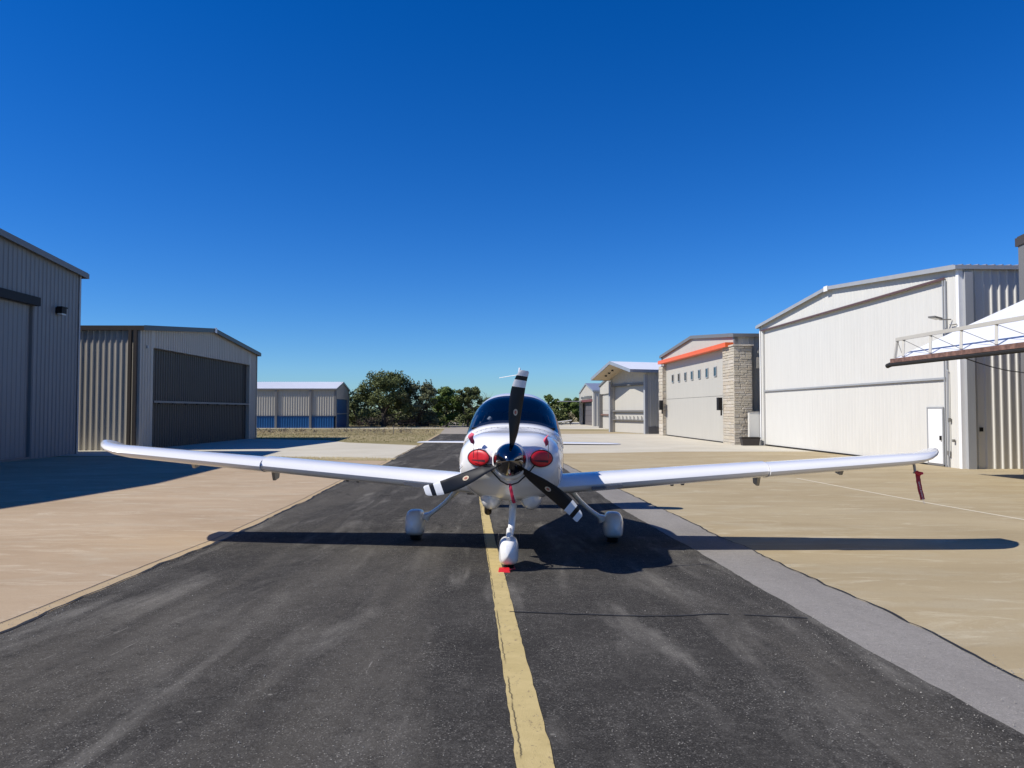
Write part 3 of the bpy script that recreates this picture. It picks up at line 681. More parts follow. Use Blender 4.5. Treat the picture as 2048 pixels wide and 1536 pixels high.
YS = [.05, .09, .14, .22, .40, .70, 1.1, 1.5, 1.9, 2.3, 2.7, 3.2, 3.8, 4.5, 5.4, 6.3, 7.0, 7.3]
WW = [.19, .30, .42, .53, .585, .61, .63, .65, .66, .665, .665, .655, .60, .47, .30, .18, .09, .04]
TT = [1.40, 1.43, 1.47, 1.505, 1.535, 1.56, 1.595, 1.655, 1.86, 2.045, 2.135, 2.16, 2.10, 1.92, 1.66, 1.53, 1.48, 1.46]
BB = [1.06, 1.02, .96, .90, .80, .74, .71, .69, .68, .68, .68, .69, .74, .86, 1.04, 1.20, 1.28, 1.32]
ZC = [1.22, 1.22, 1.22, 1.22, 1.21, 1.20, 1.19, 1.19, 1.19, 1.19, 1.19, 1.20, 1.22, 1.26, 1.32, 1.36, 1.38, 1.39]
NN = [2.0, 2.0, 2.1, 2.2, 2.5, 2.7, 2.85, 2.9, 2.85, 2.8, 2.75, 2.65, 2.45, 2.2, 2.1, 2.0, 2.0, 2.0]
def cint(xs, ys, x):       # Catmull-Rom through uneven knots (monotone-ish)
    if x <= xs[0]: return ys[0]
    if x >= xs[-1]: return ys[-1]
    i = max(k for k in range(len(xs)) if xs[k] <= x); i = min(i, len(xs) - 2)
    h = xs[i + 1] - xs[i]; t = (x - xs[i]) / h
    def sl(k):
        if k == 0 or k == len(xs) - 1:
            j = 0 if k == 0 else len(xs) - 2; return (ys[j + 1] - ys[j]) / (xs[j + 1] - xs[j])
        a = (ys[k] - ys[k - 1]) / (xs[k] - xs[k - 1]); b = (ys[k + 1] - ys[k]) / (xs[k + 1] - xs[k])
        return 0 if a * b <= 0 else 2 * a * b / (a + b)
    m0, m1_ = sl(i) * h, sl(i + 1) * h
    return (2 * t**3 - 3 * t**2 + 1) * ys[i] + (t**3 - 2 * t**2 + t) * m0 + (-2 * t**3 + 3 * t**2) * ys[i + 1] + (t**3 - t**2) * m1_
def fus(y, th, off=0.0):
    """th 0 = top centre, + to the right, pi = bottom"""
    w_, t_, b_, c_, n_ = (cint(YS, A, y) for A in (WW, TT, BB, ZC, NN))
    s_, c = math.sin(th), math.cos(th)
    x = (w_ + off) * math.copysign(abs(s_) ** (2 / n_), s_)
    nz = n_ if c > 0 else n_ * 1.0
    z = c_ + ((t_ - c_ + off) if c > 0 else (c_ - b_ + off)) * math.copysign(abs(c) ** (2 / nz), c)
    # cheek lumps over the air inlets
    if c > 0 and y < 1.2:
        k = math.exp(-((abs(x) - .36) / .16) ** 2) * max(0, 1 - y / 1.2) * .035 * (1 - math.exp(-y / .1)); z += k * max(0, c)
    return Vector((x, y, z))
ylist = []
y = .05
while y < 7.3: ylist.append(y); y += .022 if y < .3 else (.05 if y < 3.6 else .12)
ylist.append(7.3)
NT = 96
# windshield patch limits (theta range and y limits)
def ws_lim(u):      # u -1..1
    au = abs(u); th = u * R(80)
    yb = 1.52 + .12 * au ** 2 + .28 * au ** 5
    yt = 2.40 + .06 * au ** 2 - .0 * au
    return th, yb, yt
def in_ws(y, th):
    u = th / R(80)
    if abs(u) > .965: return False
    _, yb, yt = ws_lim(u); return yb + .06 < y < yt - .06
def sw_lim(t):      # side window, t 0..1 along y : returns y, th_top, th_bot
    y = 2.55 + 1.25 * t
    top = R(38) + R(6) * t + R(10) * max(0, t - .6); bot = R(76) - R(14) * max(0, t - .55) / .45
    return y, top, bot
def in_sw(y, th):
    t = (y - 2.55) / 1.25
    if not .04 < t < .95: return False
    _, a, b = sw_lim(t); return a + R(4) < abs(th) < b - R(4)
mb = MB(); vi = {}
for i, y in enumerate(ylist):
    for j in range(NT):
        th = -math.pi + 2 * math.pi * j / NT; mb.v.append(tuple(fus(y, th)))
for i in range(len(ylist) - 1):
    for j in range(NT):
        ym = (ylist[i] + ylist[i + 1]) / 2; tm = -math.pi + 2 * math.pi * (j + .5) / NT
        if in_ws(ym, tm) or in_sw(ym, tm): continue
        a = i * NT + j; b = i * NT + (j + 1) % NT; mb.f.append((a, b, b + NT, a + NT)); mb.m.append(0)
mb.f.append(tuple(range(NT))); mb.m.append(0); e = (len(ylist) - 1) * NT; mb.f.append(tuple(e + j for j in range(NT))); mb.m.append(0)
body = mb.build('fuselage', WH, plane, smooth=50)
# dark liner inside the cabin shell
mb = MB(); rows = []
LIN = mat('cabin_liner', (.10, .10, .105), .8)
for y in [1.35 + .05 * k for k in range(60)]:
    rows.append([fus(y, -math.pi + 2 * math.pi * j / 64, -.02) for j in range(64)])
def lf(k, j): return 0
mb2 = MB(); i0 = 0
for r in rows: mb2.v += [tuple(p) for p in r]
for k in range(len(rows) - 1):
    for j in range(64):
        ym = 1.35 + .05 * (k + .5); tm = -math.pi + 2 * math.pi * (j + .5) / 64
        if (abs(tm) < R(82) and 1.4 < ym < 2.55) or (2.5 < ym < 3.9 and R(34) < abs(tm) < R(80)): continue
        a = k * 64 + j; b = k * 64 + (j + 1) % 64; mb2.f.append((a, b, b + 64, a + 64)); mb2.m.append(0)
mb2.build('cabin_liner', LIN, body, smooth=True)
# glass
gm = bpy.data.materials.new('tinted_canopy_glass'); gm.use_nodes = True; n = gm.node_tree; N = n.nodes; L_ = n.links; N.remove(N['Principled BSDF'])
tr_ = N.new('ShaderNodeBsdfTransparent'); tr_.inputs[0].default_value = (.44, .49, .56, 1); gl = N.new('ShaderNodeBsdfGlossy'); gl.inputs['Roughness'].default_value = .03
fr_ = N.new('ShaderNodeFresnel'); fr_.inputs[0].default_value = 1.7; mx = N.new('ShaderNodeMixShader')
L_.new(fr_.outputs[0], mx.inputs[0]); L_.new(tr_.outputs[0], mx.inputs[1]); L_.new(gl.outputs[0], mx.inputs[2]); L_.new(mx.outputs[0], N['Material Output'].inputs[0])
FRIT = mat('black_frit', (.012, .013, .016), .12, spec=.6)
def glass_patch(name, P, nu, nv, border):
    mb = MB(); rows = [[P(i / nu, j / nv) for j in range(nv + 1)] for i in range(nu + 1)]
    mb.grid(rows, mf=lambda k, j: 1 if (k < border or j < border or k >= nu - border or j >= nv - border) else 0)
    return mb.build(name, [gm, FRIT], plane, smooth=True)
def PW(i, j):
    th, yb, yt = ws_lim(-1 + 2 * i); return fus(yb + (yt - yb) * j, th, .006)
glass_patch('windshield', PW, 90, 40, 5)
for sg in (-1, 1):
    def PSW(i, j, sg=sg):
        y, a, b = sw_lim(i); return fus(y, sg * (a + (b - a) * j), .006)
    glass_patch('side_window', PSW, 44, 22, 4)
# white lip at the base of the windshield
mb = MB(); rows = []
for i in range(81):
    th, yb, _ = ws_lim((-1 + i / 40) * 1.02); rows.append([fus(yb - .20, th, .001), fus(yb - .185, th, .014), fus(yb - .01, th, .016), fus(yb + .01, th, .004)])
mb.grid(rows); mb.build('windshield_fairing', WH, body, smooth=True)
# panel seams on the cowl (thin dark gaps)
def seam_line(pts, w_=.005):
    mb = MB(); mb.tube(pts, w_, 5, caps=False); return mb
seam_line([fus(1.27, R(-118 + 4 * i), -.002) for i in range(60)], .004).build('cowl_seam', SEAM, body)
for sg in (-1, 1):
    seam_line([fus(.25 + .05 * i, sg * R(99), -.002) for i in range(21)], .004).build('cowl_seam', SEAM, body)
    mb = MB(); rows = []
    for i in range(9):       # shallow access-door / naca recess on the cowl top
        a = i / 8; rows.append([fus(.50 + .02 * j, sg * R(27 + 12 * a), .002 + .0) for j in range(2)])
    mb.grid(rows); mb.build('cowl_latch', ALU if sg < 0 else SEAM, body)
mb = MB()
for k in range(34):
    th = R(-112 + 6.8 * k)
    for yy in (1.235, 1.305):
        p = fus(yy, th, .0005); q = (fus(yy, th, .02) - p).normalized(); mb.tube([p, p + q * .0015], .0065, 8)
for sg in (-1, 1):
    for k in range(12):
        p = fus(.28 + .08 * k, sg * R(96), .0005); q = (fus(.28 + .08 * k, sg * R(96), .02) - p).normalized(); mb.tube([p, p + q * .0015], .0065, 8)
stuff(mb.build('fasteners', ALU, body))
# chin ring behind the spinner
mb = MB(); rows = []
for (yy, r_) in ((.0, .150), (-.008, .172), (0, .188), (.03, .20), (.12, .222)):
    rows.append([(r_ * math.cos(2 * math.pi * j / 48), yy, 1.225 + r_ * math.sin(2 * math.pi * j / 48)) for j in range(48)])
mb.grid(rows, close_u=True); mb.build('nose_ring', WH, body, smooth=True)
# inlets: dark recess rims
for sg in (-1, 1):
    mb = MB(); rows = []
    for yy, k in ((.10, 1.16), (.065, 1.14), (.055, 1.07), (.075, 1.0), (.20, .96)):
        rows.append([(sg * .345 + .122 * k * math.cos(2 * math.pi * j / 40), yy + .10 * (math.cos(2 * math.pi * j / 40) * sg > 0) * abs(math.cos(2 * math.pi * j / 40)) * 1.0 * .7 + .03, 1.255 + .092 * k * math.sin(2 * math.pi * j / 40)) for j in range(40)])
    mb.grid(rows, close_u=True); mb.build('inlet_lip', WH, body, smooth=True)
# bulges under the cowl + exhaust
for sg in (-1, 1):
    mb = MB(); rows = []
    for i in range(15):
        t = i / 14; yy = .42 + 1.15 * t; rr = math.sin(math.pi * min(1, t ** .75 * .995 + .005)) ** .55
        rows.append([(sg * .235 + .135 * rr * math.cos(2 * math.pi * j / 28), yy, .79 + .165 * rr * math.sin(2 * math.pi * j / 28)) for j in range(28)])
    mb.grid(rows, close_u=True); mb.quad(rows[0]); mb.quad(rows[-1]); mb.build('cowl_bulge', WH, body, smooth=True)
mb = MB(); mb.tube([(-.28, .90, .74), (-.285, .98, .62), (-.29, 1.08, .575)], .045, 14); mb.build('exhaust_pipe', mat('sooty_steel', (.05, .04, .035), .5, .6), body)
# belly antenna
mb = MB(); mb.bar((.02, 2.6, .69), (.02, 2.7, .52), .015, .08); mb.build('belly_antenna', WH, plane)

# propeller
spx = thing  # (keeps names short)
mb = MB(); rows = []
for i in range(22):
    t = i / 21; yy = -.38 + .36 * t; r_ = .182 * (1 - (1 - t) ** 1.75) ** .62 if t > 0 else .001
    rows.append([(r_ * math.cos(2 * math.pi * j / 56), yy, 1.24 + r_ * math.sin(2 * math.pi * j / 56)) for j in range(56)])
mb.grid(rows, close_u=True); mb.quad([rows[-1][j] for j in range(56)])
spin = mb.build('spinner', CHR, plane, smooth=60)
decm = mat('cream_decal', (.62, .50, .34), .5); decr = mat('red_decal_mark', (.42, .12, .07), .5)
def blade(ang):
    rs = [.10 + .89 * k / 56 for k in range(57)]
    WR = [.08, .16, .30, .45, .60, .75, .88, .94, .975, .99]; WC = [.075, .08, .122, .152, .162, .158, .140, .126, .112, .085]
    mb = MB(); rows = []; er = Vector((math.cos(ang), 0, math.sin(ang))); et = Vector((-math.sin(ang), 0, math.cos(ang))); ey = Vector((0, 1, 0))
    def pt(r, c, f, up=0):       # c chord -.5...5
        ch_ = cint(WR, WC, r); tw = R(50) - R(36) * min(1, max(0, (r - .12) / .6)); sw = .018 * math.sin(max(0, (r - .3) / .7) * math.pi) - .03 * max(0, (r - .75) / .25) ** 2
        th_ = .22 * ch_ * (1 - .55 * r) * (1 - (2 * c) ** 2) ** .5 if abs(c) < .5 else 0
        if r < .16: th_ *= 1.8
        return Vector((0, .01, 1.24)) + er * r + et * (c * ch_ * math.cos(tw) + sw + f * th_ * math.sin(tw) * .5) + ey * (c * ch_ * math.sin(tw) * -1 + (f * th_ * .5 + (up if f > 0 else -up)) )
    prof = [(-.5, 0)] + [(-.5 + i / 10, -1) for i in range(1, 10)] + [(.5, 0)] + [(.5 - i / 10, 1) for i in range(1, 10)]
    for r in rs: rows.append([pt(r, c, f) for c, f in prof])
    def mf(k, j):
        r = (rs[k] + rs[k + 1]) / 2; return 1 if (r > .932 or .80 < r < .872) else 0
    mb.grid(rows, close_u=True, mf=mf); mb.quad(rows[-1], 1)
    b = mb.build('propeller_blade', [BLK, PWH], plane, smooth=50)
    for nm, ra, ca, m_, up in (('blade_decal', .036, .26, decm, .003), ('decal_mark', .020, .13, decr, .005)):
        mb = MB(); rows = []
        for k in (0, .5, 1): rows.append([pt(.52 + ra * k * math.cos(2 * math.pi * j / 28), ca * .62 * k * math.sin(2 * math.pi * j / 28), -1, up) for j in range(28)])
        mb.grid(rows, close_u=True); mb.build(nm, m_, b)
    return b
for a in (82.7, 202.0, 322.0): blade(R(a))

# wings
def wing(sg, nm, ST, twist=0, rnd=True, prof_n=13, material=WH):
    """ST: list of (span, y_le, chord, z, thick)"""
    mb = MB(); rows = []
    for (sp, yl, c, z, th_) in ST:
        up = []; lo = []
        for k in range(prof_n):
            t = .5 * (1 - math.cos(math.pi * k / (prof_n - 1)))
            yt = 5 * th_ * (.2969 * math.sqrt(t) - .126 * t - .3516 * t * t + .2843 * t ** 3 - .1036 * t ** 4)
            cam_ = .10 * th_ * 2 * t * (1 - t)
            up.append((sg * sp, yl + c * t, z + c * (yt + cam_) - .0 + (c * .01 * (1 - t)))); lo.append((sg * sp, yl + c * t, z + c * (-yt * .85 + cam_) + (c * .01 * (1 - t))))
        rows.append(up + lo[-2:0:-1])
    mb.grid(rows, close_u=True); mb.quad(rows[0]); mb.quad(rows[-1]); return mb
def wz(sp): return .835 + (sp - .6) * .083
for sg in (-1, 1):
    inb = [(sp, 1.58 + (sp - .5) * .075, 1.52 - (sp - .5) * .105, wz(sp), .19) for sp in (.45, .9, 1.5, 2.4, 3.38)]
    wi = wing(sg, 'wing', inb).build('wing', WH, plane, smooth=55)
    oub = []
    for sp in (3.385, 3.40, 4.2, 4.9, 5.3, 5.5, 5.66, 5.78, 5.88, 5.94, 5.98):
        yl = 1.545 + (sp - .5) * .075; c = 1.555 - (sp - .5) * .112; z = wz(sp) - .008; e = max(0, (sp - 5.3) / .68)
        yl += .60 * e ** 2.6; c = (1.545 + 4.8 * .075 + 1.555 - 4.8 * .112 + .04 * e) - yl if e > 0 else c
        z += .10 * e ** 2; oub.append((sp, yl, max(.18, c), z, .18 - .07 * e))
    wing(sg, 'w', oub).build('wing_cuff', WH, wi, smooth=55)
    # root fillet
    mb = MB(); rows = []
    for k in range(9):
        t = k / 8; rows.append([(sg * (.55 + .22 * t ** .5 * math.sin(math.pi * i / 12)), 1.75 + 1.5 * i / 12, .80 + .20 * (1 - t) ** 2 * math.sin(math.pi * i / 12)) for i in range(13)])
    # stall strip, hinge brackets, aileron & flap gaps
    mb = MB(); mb.bar((sg * 1.02, 1.61, wz(1.0) - .03), (sg * 1.42, 1.64, wz(1.42) - .03), .03, .035); mb.build('stall_strip', mat('stall_strip', (.10, .10, .11), .5), wi)
    for sp, ln in ((2.25, .05), (2.40, .05), (3.45, .13), (4.6, .06)):
        mb = MB(); yy = 2.78 - (sp - .5) * .04; z = wz(sp)
        P = [(sg * sp - .02, yy - .3, z - .10 - .01), (sg * sp + .02, yy - .3, z - .11), (sg * sp + .02, yy + .05, z - .02), (sg * sp - .02, yy + .05, z - .02)]
        mb.hexa([(sg * sp - .02, yy - .1, z - .10 - ln), (sg * sp + .02, yy - .1, z - .10 - ln), (sg * sp + .02, yy + .06, z - .07 - ln), (sg * sp - .02, yy + .06, z - .07 - ln),
                 (sg * sp - .025, yy - .22, z + .0), (sg * sp + .025, yy - .22, z + .0), (sg * sp + .025, yy + .1, z + .0), (sg * sp - .025, yy + .1, z + .0)])
        mb.build('hinge_bracket', ALU, wi)
    for a, b, nm in ((.8, 3.3, 'flap_gap'), (3.5, 5.2, 'aileron_gap')):
        mb = MB(); q0 = []
        for sp in (a, b):
            yy = 1.8 + (sp - .5) * .075 + (1.52 - (sp - .5) * .105) * .74
            q0 += [(sg * sp, yy, wz(sp) + .052), (sg * sp, yy + .012, wz(sp) + .051)] if sp == a else [(sg * sp, yy + .012, wz(sp) + .043), (sg * sp, yy, wz(sp) + .044)]
    # tail plane
    ST = [(sp, 6.42 + sp * .06, .78 - sp * .14, 1.385, .10) for sp in (.03, .6, 1.2, 1.8)] + [(1.93, 6.56, .44, 1.385, .09), (2.0, 6.64, .33, 1.385, .07), (2.03, 6.74, .2, 1.385, .05)]
    wing(sg, 't', ST).build('tailplane', WH, plane, smooth=55)
# navigation light cover + pitot on the right wing
mb = MB(); mb.tube([(5.50, 2.30, 1.25), (5.50, 2.25, 1.06)], [.020, .018], 8); mb.tube([(5.50, 2.29, 1.06), (5.50, 2.19, 1.06)], .014, 8); mb.build('pitot_probe', ALU, plane)
# fin
mb = MB(); rows = []
for k in range(12):
    t = k / 11; z = 1.45 + 1.42 * t; yl = 5.75 + .95 * t ** .8; c = 1.5 - .85 * t; 
    if k == 11: yl += .12; c -= .2
    rr = []
    for i in range(13):
        u = .5 * (1 - math.cos(math.pi * i / 12)); yt = .5 * (.2969 * math.sqrt(u) - .126 * u - .3516 * u * u + .2843 * u ** 3 - .1036 * u ** 4); rr.append((c * yt, yl + c * u, z))
    rows.append(rr + [(-x, y, z_) for x, y, z_ in rr[-2:0:-1]])
mb.grid(rows, close_u=True); mb.quad(rows[-1]); fin = mb.build('vertical_fin', WH, plane, smooth=55)
for sg in (-1,):
    mb = MB(); mb.tube([(sg * .01, 7.0, 2.78), (sg * .42, 7.35, 2.74)], .007, 6); mb.build('whisker_antenna', PWH, fin)
mb = MB(); mb.tube([(0, 7.2, 2.86), (0, 7.2, 2.94)], [.03, .015], 8); mb.build('tail_light', PWH, fin)

# landing gear
def pod(sg_x, y0, y1, zt_, zb_, hw, name, parent, x, tire_y, open_top=False):
    mb = MB(); rows = []; n = 22
    for i in range(n + 1):
        t = i / n; yy = y0 + (y1 - y0) * t
        s_ = (math.sin(math.pi * min(1, (t * 1.35)) * .5) if t < .74 else 1) ; 
        f = (1 - (1 - min(1, t / .30)) ** 2.2) ** .5 if t < .30 else 1 - ((t - .30) / .70) ** 1.9
        f = max(f, .02); wv = hw * f; top = zb_ + (zt_ - zb_) * (.45 + .55 * (f if t > .3 else (1 - (1 - t / .30) ** 2) ** .5 if t < .3 else 1)); bot = zb_ + (zt_ - zb_) * .42 * (1 - f) ** 1.0
        rr = []
        for j in range(32):
            a = 2 * math.pi * j / 32; cx = math.copysign(abs(math.cos(a)) ** .62, math.cos(a)); sz = math.copysign(abs(math.sin(a)) ** (.75 if math.sin(a) > 0 else .45), math.sin(a))
            rr.append((x + wv * cx, yy, (top + bot) / 2 + (top - bot) / 2 * sz))
        rows.append(rr)
    mb.grid(rows, close_u=True); mb.quad(rows[0]); mb.quad(rows[-1]); return mb.build(name, WH, parent, smooth=60)
def tire(parent, x, y, r, hw):
    mb = MB(); rows = []
    for a_, b_ in ((-hw * .8, r * .55), (-hw, r * .75), (-hw * .95, r * .92), (-hw * .6, r), (hw * .6, r), (hw * .95, r * .92), (hw, r * .75), (hw * .8, r * .55)):
        rows.append([(x + a_, y + b_ * math.cos(2 * math.pi * j / 32), r + b_ * math.sin(2 * math.pi * j / 32)) for j in range(32)])
    mb.grid(rows, close_u=True); o = mb.build('tyre', M['rubber'], parent, smooth=60)
    mb = MB(); mb.tube([(x - hw * .7, y, r), (x + hw * .7, y, r)], r * .5, 20); mb.build('rim', ALU, o)
for sg in (-1, 1):
    x = sg * 1.41
    mg = pod(sg, 2.30, 3.32, .455, .085, .140, 'wheel_fairing', plane, x, 2.72); tire(mg, x, 2.72, .19, .078)
    mb = MB(); rows = []
    for k in range(15):
        t = k / 14; px = sg * (.76 + .52 * t); zz = .80 - .46 * t ** 1.0 - .05 * math.sin(math.pi * t); w_ = .17 - .07 * t + .05 * math.exp(-t * 12) + .10 * max(0, (t - .85) / .15) ** 2; h_ = .032 + .05 * math.exp(-t * 10) + .05 * max(0, (t - .82) / .18) ** 2
        rows.append([(px + sg * h_ * .8 * math.sin(a) + 0, 2.66 + w_ * math.cos(a), zz + h_ * .7 * math.sin(a)) for a in [2 * math.pi * j / 20 for j in range(20)]])
    mb.grid(rows, close_u=True); mb.quad(rows[0]); mb.quad(rows[-1]); mb.build('gear_leg', WH, plane, smooth=60)
NX = -.012
ng = pod(0, .08, .86, .375, .065, .112, 'nose_wheel_fairing', plane, NX, .45); tire(ng, NX, .45, .165, .062)
mb = MB(); mb.tube([(.03, .78, .80), (.022, .70, .66), (.012, .55, .45), (NX + .005, .44, .33)], [.050, .046, .040, .036], 14); mb.build('nose_strut', WH, plane, smooth=True)
mb = MB(); mb.tube([(NX, .17, .36), (NX, .26, .40)], .022, 10); mb.tube([(NX, .26, .40), (NX, .40, .44)], .03, 10); mb.build('tow_fitting', WH, ng, smooth=50)
mb = MB()
for sx in (-1, 1): mb.grid([[(NX + sx * .118, .12 + .6 * i / 10, .12 + .02 * k + .26 * math.sin(math.pi * i / 10) ** .6) for i in range(11)] for k in range(2)])
mb.build('fork', ALU, ng, smooth=True)
for sg in (-1, 1):
    mb = MB(); mb.tube([(sg * .44, 3.35, .76), (sg * .50, 3.4, .64), (sg * .53, 3.42, .625), (sg * .74, 3.42, .625)], .014, 8); mb.build('boarding_step', M['black'], plane)
# cabin interior seen through the glass
INT = mat('glareshield_gray', (.05, .045, .045), .8, var=.2, scale=10); SEAT = mat('seat_leather', (.16, .155, .15), .55)
mb = MB(); rows = [[fus(yy, R(-58 + 116 * i / 20), -.05) + Vector((0, 0, -.012 - .05 * (yy - 1.55))) for i in range(21)] for yy in (1.58, 1.7)]
rows2 = [[(x_, yy, 1.60 + .03 * math.cos(x_ * 2.4) - .08 * (yy - 1.6)) for x_ in [-.55 + 1.1 * i / 20 for i in range(21)]] for yy in (1.55, 1.8, 2.1)]
mb.grid(rows2); mb.grid([rows2[-1], [(p[0], p[1], p[2] - .3) for p in rows2[-1]]]); mb.build('glareshield', INT, plane, smooth=50)
for sg in (-1, 1):
    mb = MB(); mb.box(sg * .29 - .2, sg * .29 + .2, 2.75, 2.88, 1.1, 1.68); s_o = mb.build('seat_back', SEAT, plane)
    mb = MB(); mb.box(sg * .29 - .11, sg * .29 + .11, 2.78, 2.86, 1.69, 1.86); mb.build('headrest', SEAT, s_o)
    mb = MB(); mb.tube([fus(1.8 + .1 * k, sg * R(70 - 3.6 * k), -.04) for k in range(8)], .02, 6); mb.build('windshield_post', mat('post_gray', (.3, .3, .3), .5), plane)
mb = MB(); mb.tube([(-.36, 2.3, 1.72), (-.33, 2.32, 1.76)], .035, 10); mb.build('white_stub', PWH, plane)  # short white stub inside the cabin, on its left

# ---- loose gear on the aeroplane: each its own thing
PM = plane.matrix_basis.copy()
def on_plane(name, label, cat, loc, group=None):
    t = thing(name, label, cat, (0, 0, 0), group); t.matrix_basis = Matrix.Translation(PM @ Vector(loc)) @ prot; return t
for sg, lab in ((-1, 'red foam plug filling the air inlet left of the spinner, pink flag on its stick'), (1, 'red foam plug filling the air inlet right of the spinner, folded pink flag')):
    t = on_plane('inlet_plug', lab, 'inlet plug', (sg * .345, .085, 1.255), 'red inlet plugs in the cowl')
    mb = MB(); rows = []
    for k, yy in ((.001, -.030), (.5, -.029), (.85, -.026), (1.0, -.012), (.98, .10)):
        rows.append([(.122 * k * math.cos(2 * math.pi * j / 40), yy + .075 * k * math.cos(2 * math.pi * j / 40) * sg * .9, .090 * k * math.sin(2 * math.pi * j / 40)) for j in range(40)])
    mb.grid(rows, close_u=True); mb.build('foam_disc', RED, t, smooth=60)
    mb = MB(); mb.tube([(.121 * math.cos(2 * math.pi * j / 32), -.01 + .068 * math.cos(2 * math.pi * j / 32) * sg, .090 * math.sin(2 * math.pi * j / 32)) for j in range(33)], .006, 6, caps=False); mb.build('dark_edging', DK, t)
    mb = MB(); mb.grid([[(-.075 + .15 * i / 8, -.062 - .02 * math.sin(math.pi * i / 8) + .06 * (-.075 + .15 * i / 8) / .1 * sg, -.018 + zz * (.4 + .6 * i / 8) + .02 * i / 8 * 0) for i in range(9)] for zz in (0, -.028)])
    mb.build('webbing_handle', mat('dark_red_webbing', (.06, .005, .01), .7), t)
    mb = MB(); mb.tube([(-.055 * 1 if sg < 0 else .075, -.045, .0), ((-.055 if sg < 0 else .075), -.02, .19)], .0035, 6); st_ = mb.build('stick', M['black'], t)
    mb = MB(); fx = -.055 if sg < 0 else .07; rows = []
    for k in range(9):
        u = k / 8; rows.append([(fx + (-.062 if sg < 0 else -.045) * v * (.35 + .65 * math.sin(math.pi * min(1, u * .8 + .12))) + .008 * math.sin(7 * u), -.02 + .015 * math.sin(5 * u + 3 * v), .145 + .115 * u + .02 * v * (1 if sg < 0 else -1)) for v in (0, .25, .5, .75, 1)])
    if sg > 0: rows = [[(p[0], p[1], p[2] + .005) for p in r] for r in rows]
    mb.grid(rows); mb.build('flag', mat('pink_red_flag', (.62, .06, .12), .6, var=.2, scale=25), t, smooth=True)
t = on_plane('plug_cord', 'black cord slung under the spinner between the two red inlet plugs', 'cord', (0, .05, 1.24))
mb = MB(); mb.tube([(-.29, -.01, -.02), (-.20, .01, -.13), (-.10, .03, -.235), (-.03, .03, -.272), (.02, .03, -.275), (.09, .03, -.25), (.20, .01, -.15), (.29, -.01, -.03)], .0075, 8); mb.build('cord', M['black'], t, smooth=True)
txtm = mat('faded_white_print', (.75, .70, .70), .6)
def streamer(name, label, loc, pts, w_, group, text=None, mt=RIB, facing=None):
    t = on_plane(name, label, 'warning ribbon', loc, group)
    rows = []; P = [Vector(p) for p in pts]
    for k in range(len(P) - 1):
        for q in range(4):
            p = P[k].lerp(P[k + 1], q / 4); rows.append(p)
    rows.append(P[-1]); mb = MB(); G = []
    for k, p in enumerate(rows):
        ww = w_ * (1 if k > 2 else .5 + .2 * k); G.append([(p.x - ww / 2, p.y + .004 * math.sin(k), p.z - .1 * ww), (p.x, p.y - .004, p.z), (p.x + ww / 2, p.y + .004 * math.cos(k * 1.3), p.z + .1 * ww)])
    mb.grid(G); rb = mb.build('ribbon', mt, t, smooth=True)
    if text:
        cu = bpy.data.curves.new('lettering', 'FONT'); cu.body = text; cu.size = .028; cu.align_x = 'CENTER'; cu.align_y = 'CENTER'; cu.extrude = 0
        tmp = bpy.data.objects.new('lettering_curve', cu); COL.objects.link(tmp); bpy.context.view_layer.update()
        me = bpy.data.meshes.new_from_object(tmp.evaluated_get(bpy.context.evaluated_depsgraph_get())); bpy.data.objects.remove(tmp)
        me.materials.clear(); me.materials.append(txtm); o = bpy.data.objects.new('lettering', me); COL.objects.link(o); o.parent = rb
        a, b = P[-3], P[-1]; d = (b - a).normalized(); nrm = Vector((0, -1, 0)); yv = nrm.cross(d)
        m_ = Matrix((d, yv, nrm)).transposed().to_4x4(); m_.translation = (a + b) / 2 + Vector((0, -.009, 0)); o.matrix_basis = m_
    return t
streamer('spinner_streamer', 'red ribbon hanging from the cord under the propeller spinner', (0, .05, .98), [(0, 0, .0), (.012, -.01, -.06), (.03, -.005, -.14), (.05, .02, -.215)], .035, None)
t2 = streamer('pitot_cover', 'red cover with lettered ribbon hanging from the pitot probe under the right wing', (5.50, 2.20, 1.06), [(0, 0, .03), (.01, 0, -.06), (.015, 0, -.11), (.025, 0, -.18), (.045, .005, -.27), (.065, 0, -.36)], .062, None,
              text='REMOVE BEFORE FLIGHT', mt=mat('dark_red_ribbon', (.30, .015, .035), .7))
mb = MB(); mb.tube([(0, .02, .0), (0, -.13, .0)], [.024, .018], 10); mb.tube([(-.01, -.01, -.01), (.03, -.02, -.022), (.055, -.02, -.005)], [.014, .016, .01], 8); mb.build('sleeve', RIB, t2)
t = thing('wheel_chock', 'small red chock in front of the nose wheel', 'wheel chock', (-.085, 8.27, gz(0, 8.27) + .02))
mb = MB(); mb.hexa([(-.065, -.05, 0), (.065, -.05, 0), (.065, .06, 0), (-.065, .06, 0), (-.055, -.03, .02), (.055, -.03, .02), (.055, .05, .035), (-.055, .05, .035)]); mb.build('wedge', RED, t)
mb = MB(); mb.tube([(.06, .0, .02), (.12, .10, .008), (.10, .3, .006)], .006, 6); mb.build('rope', RIB, t)

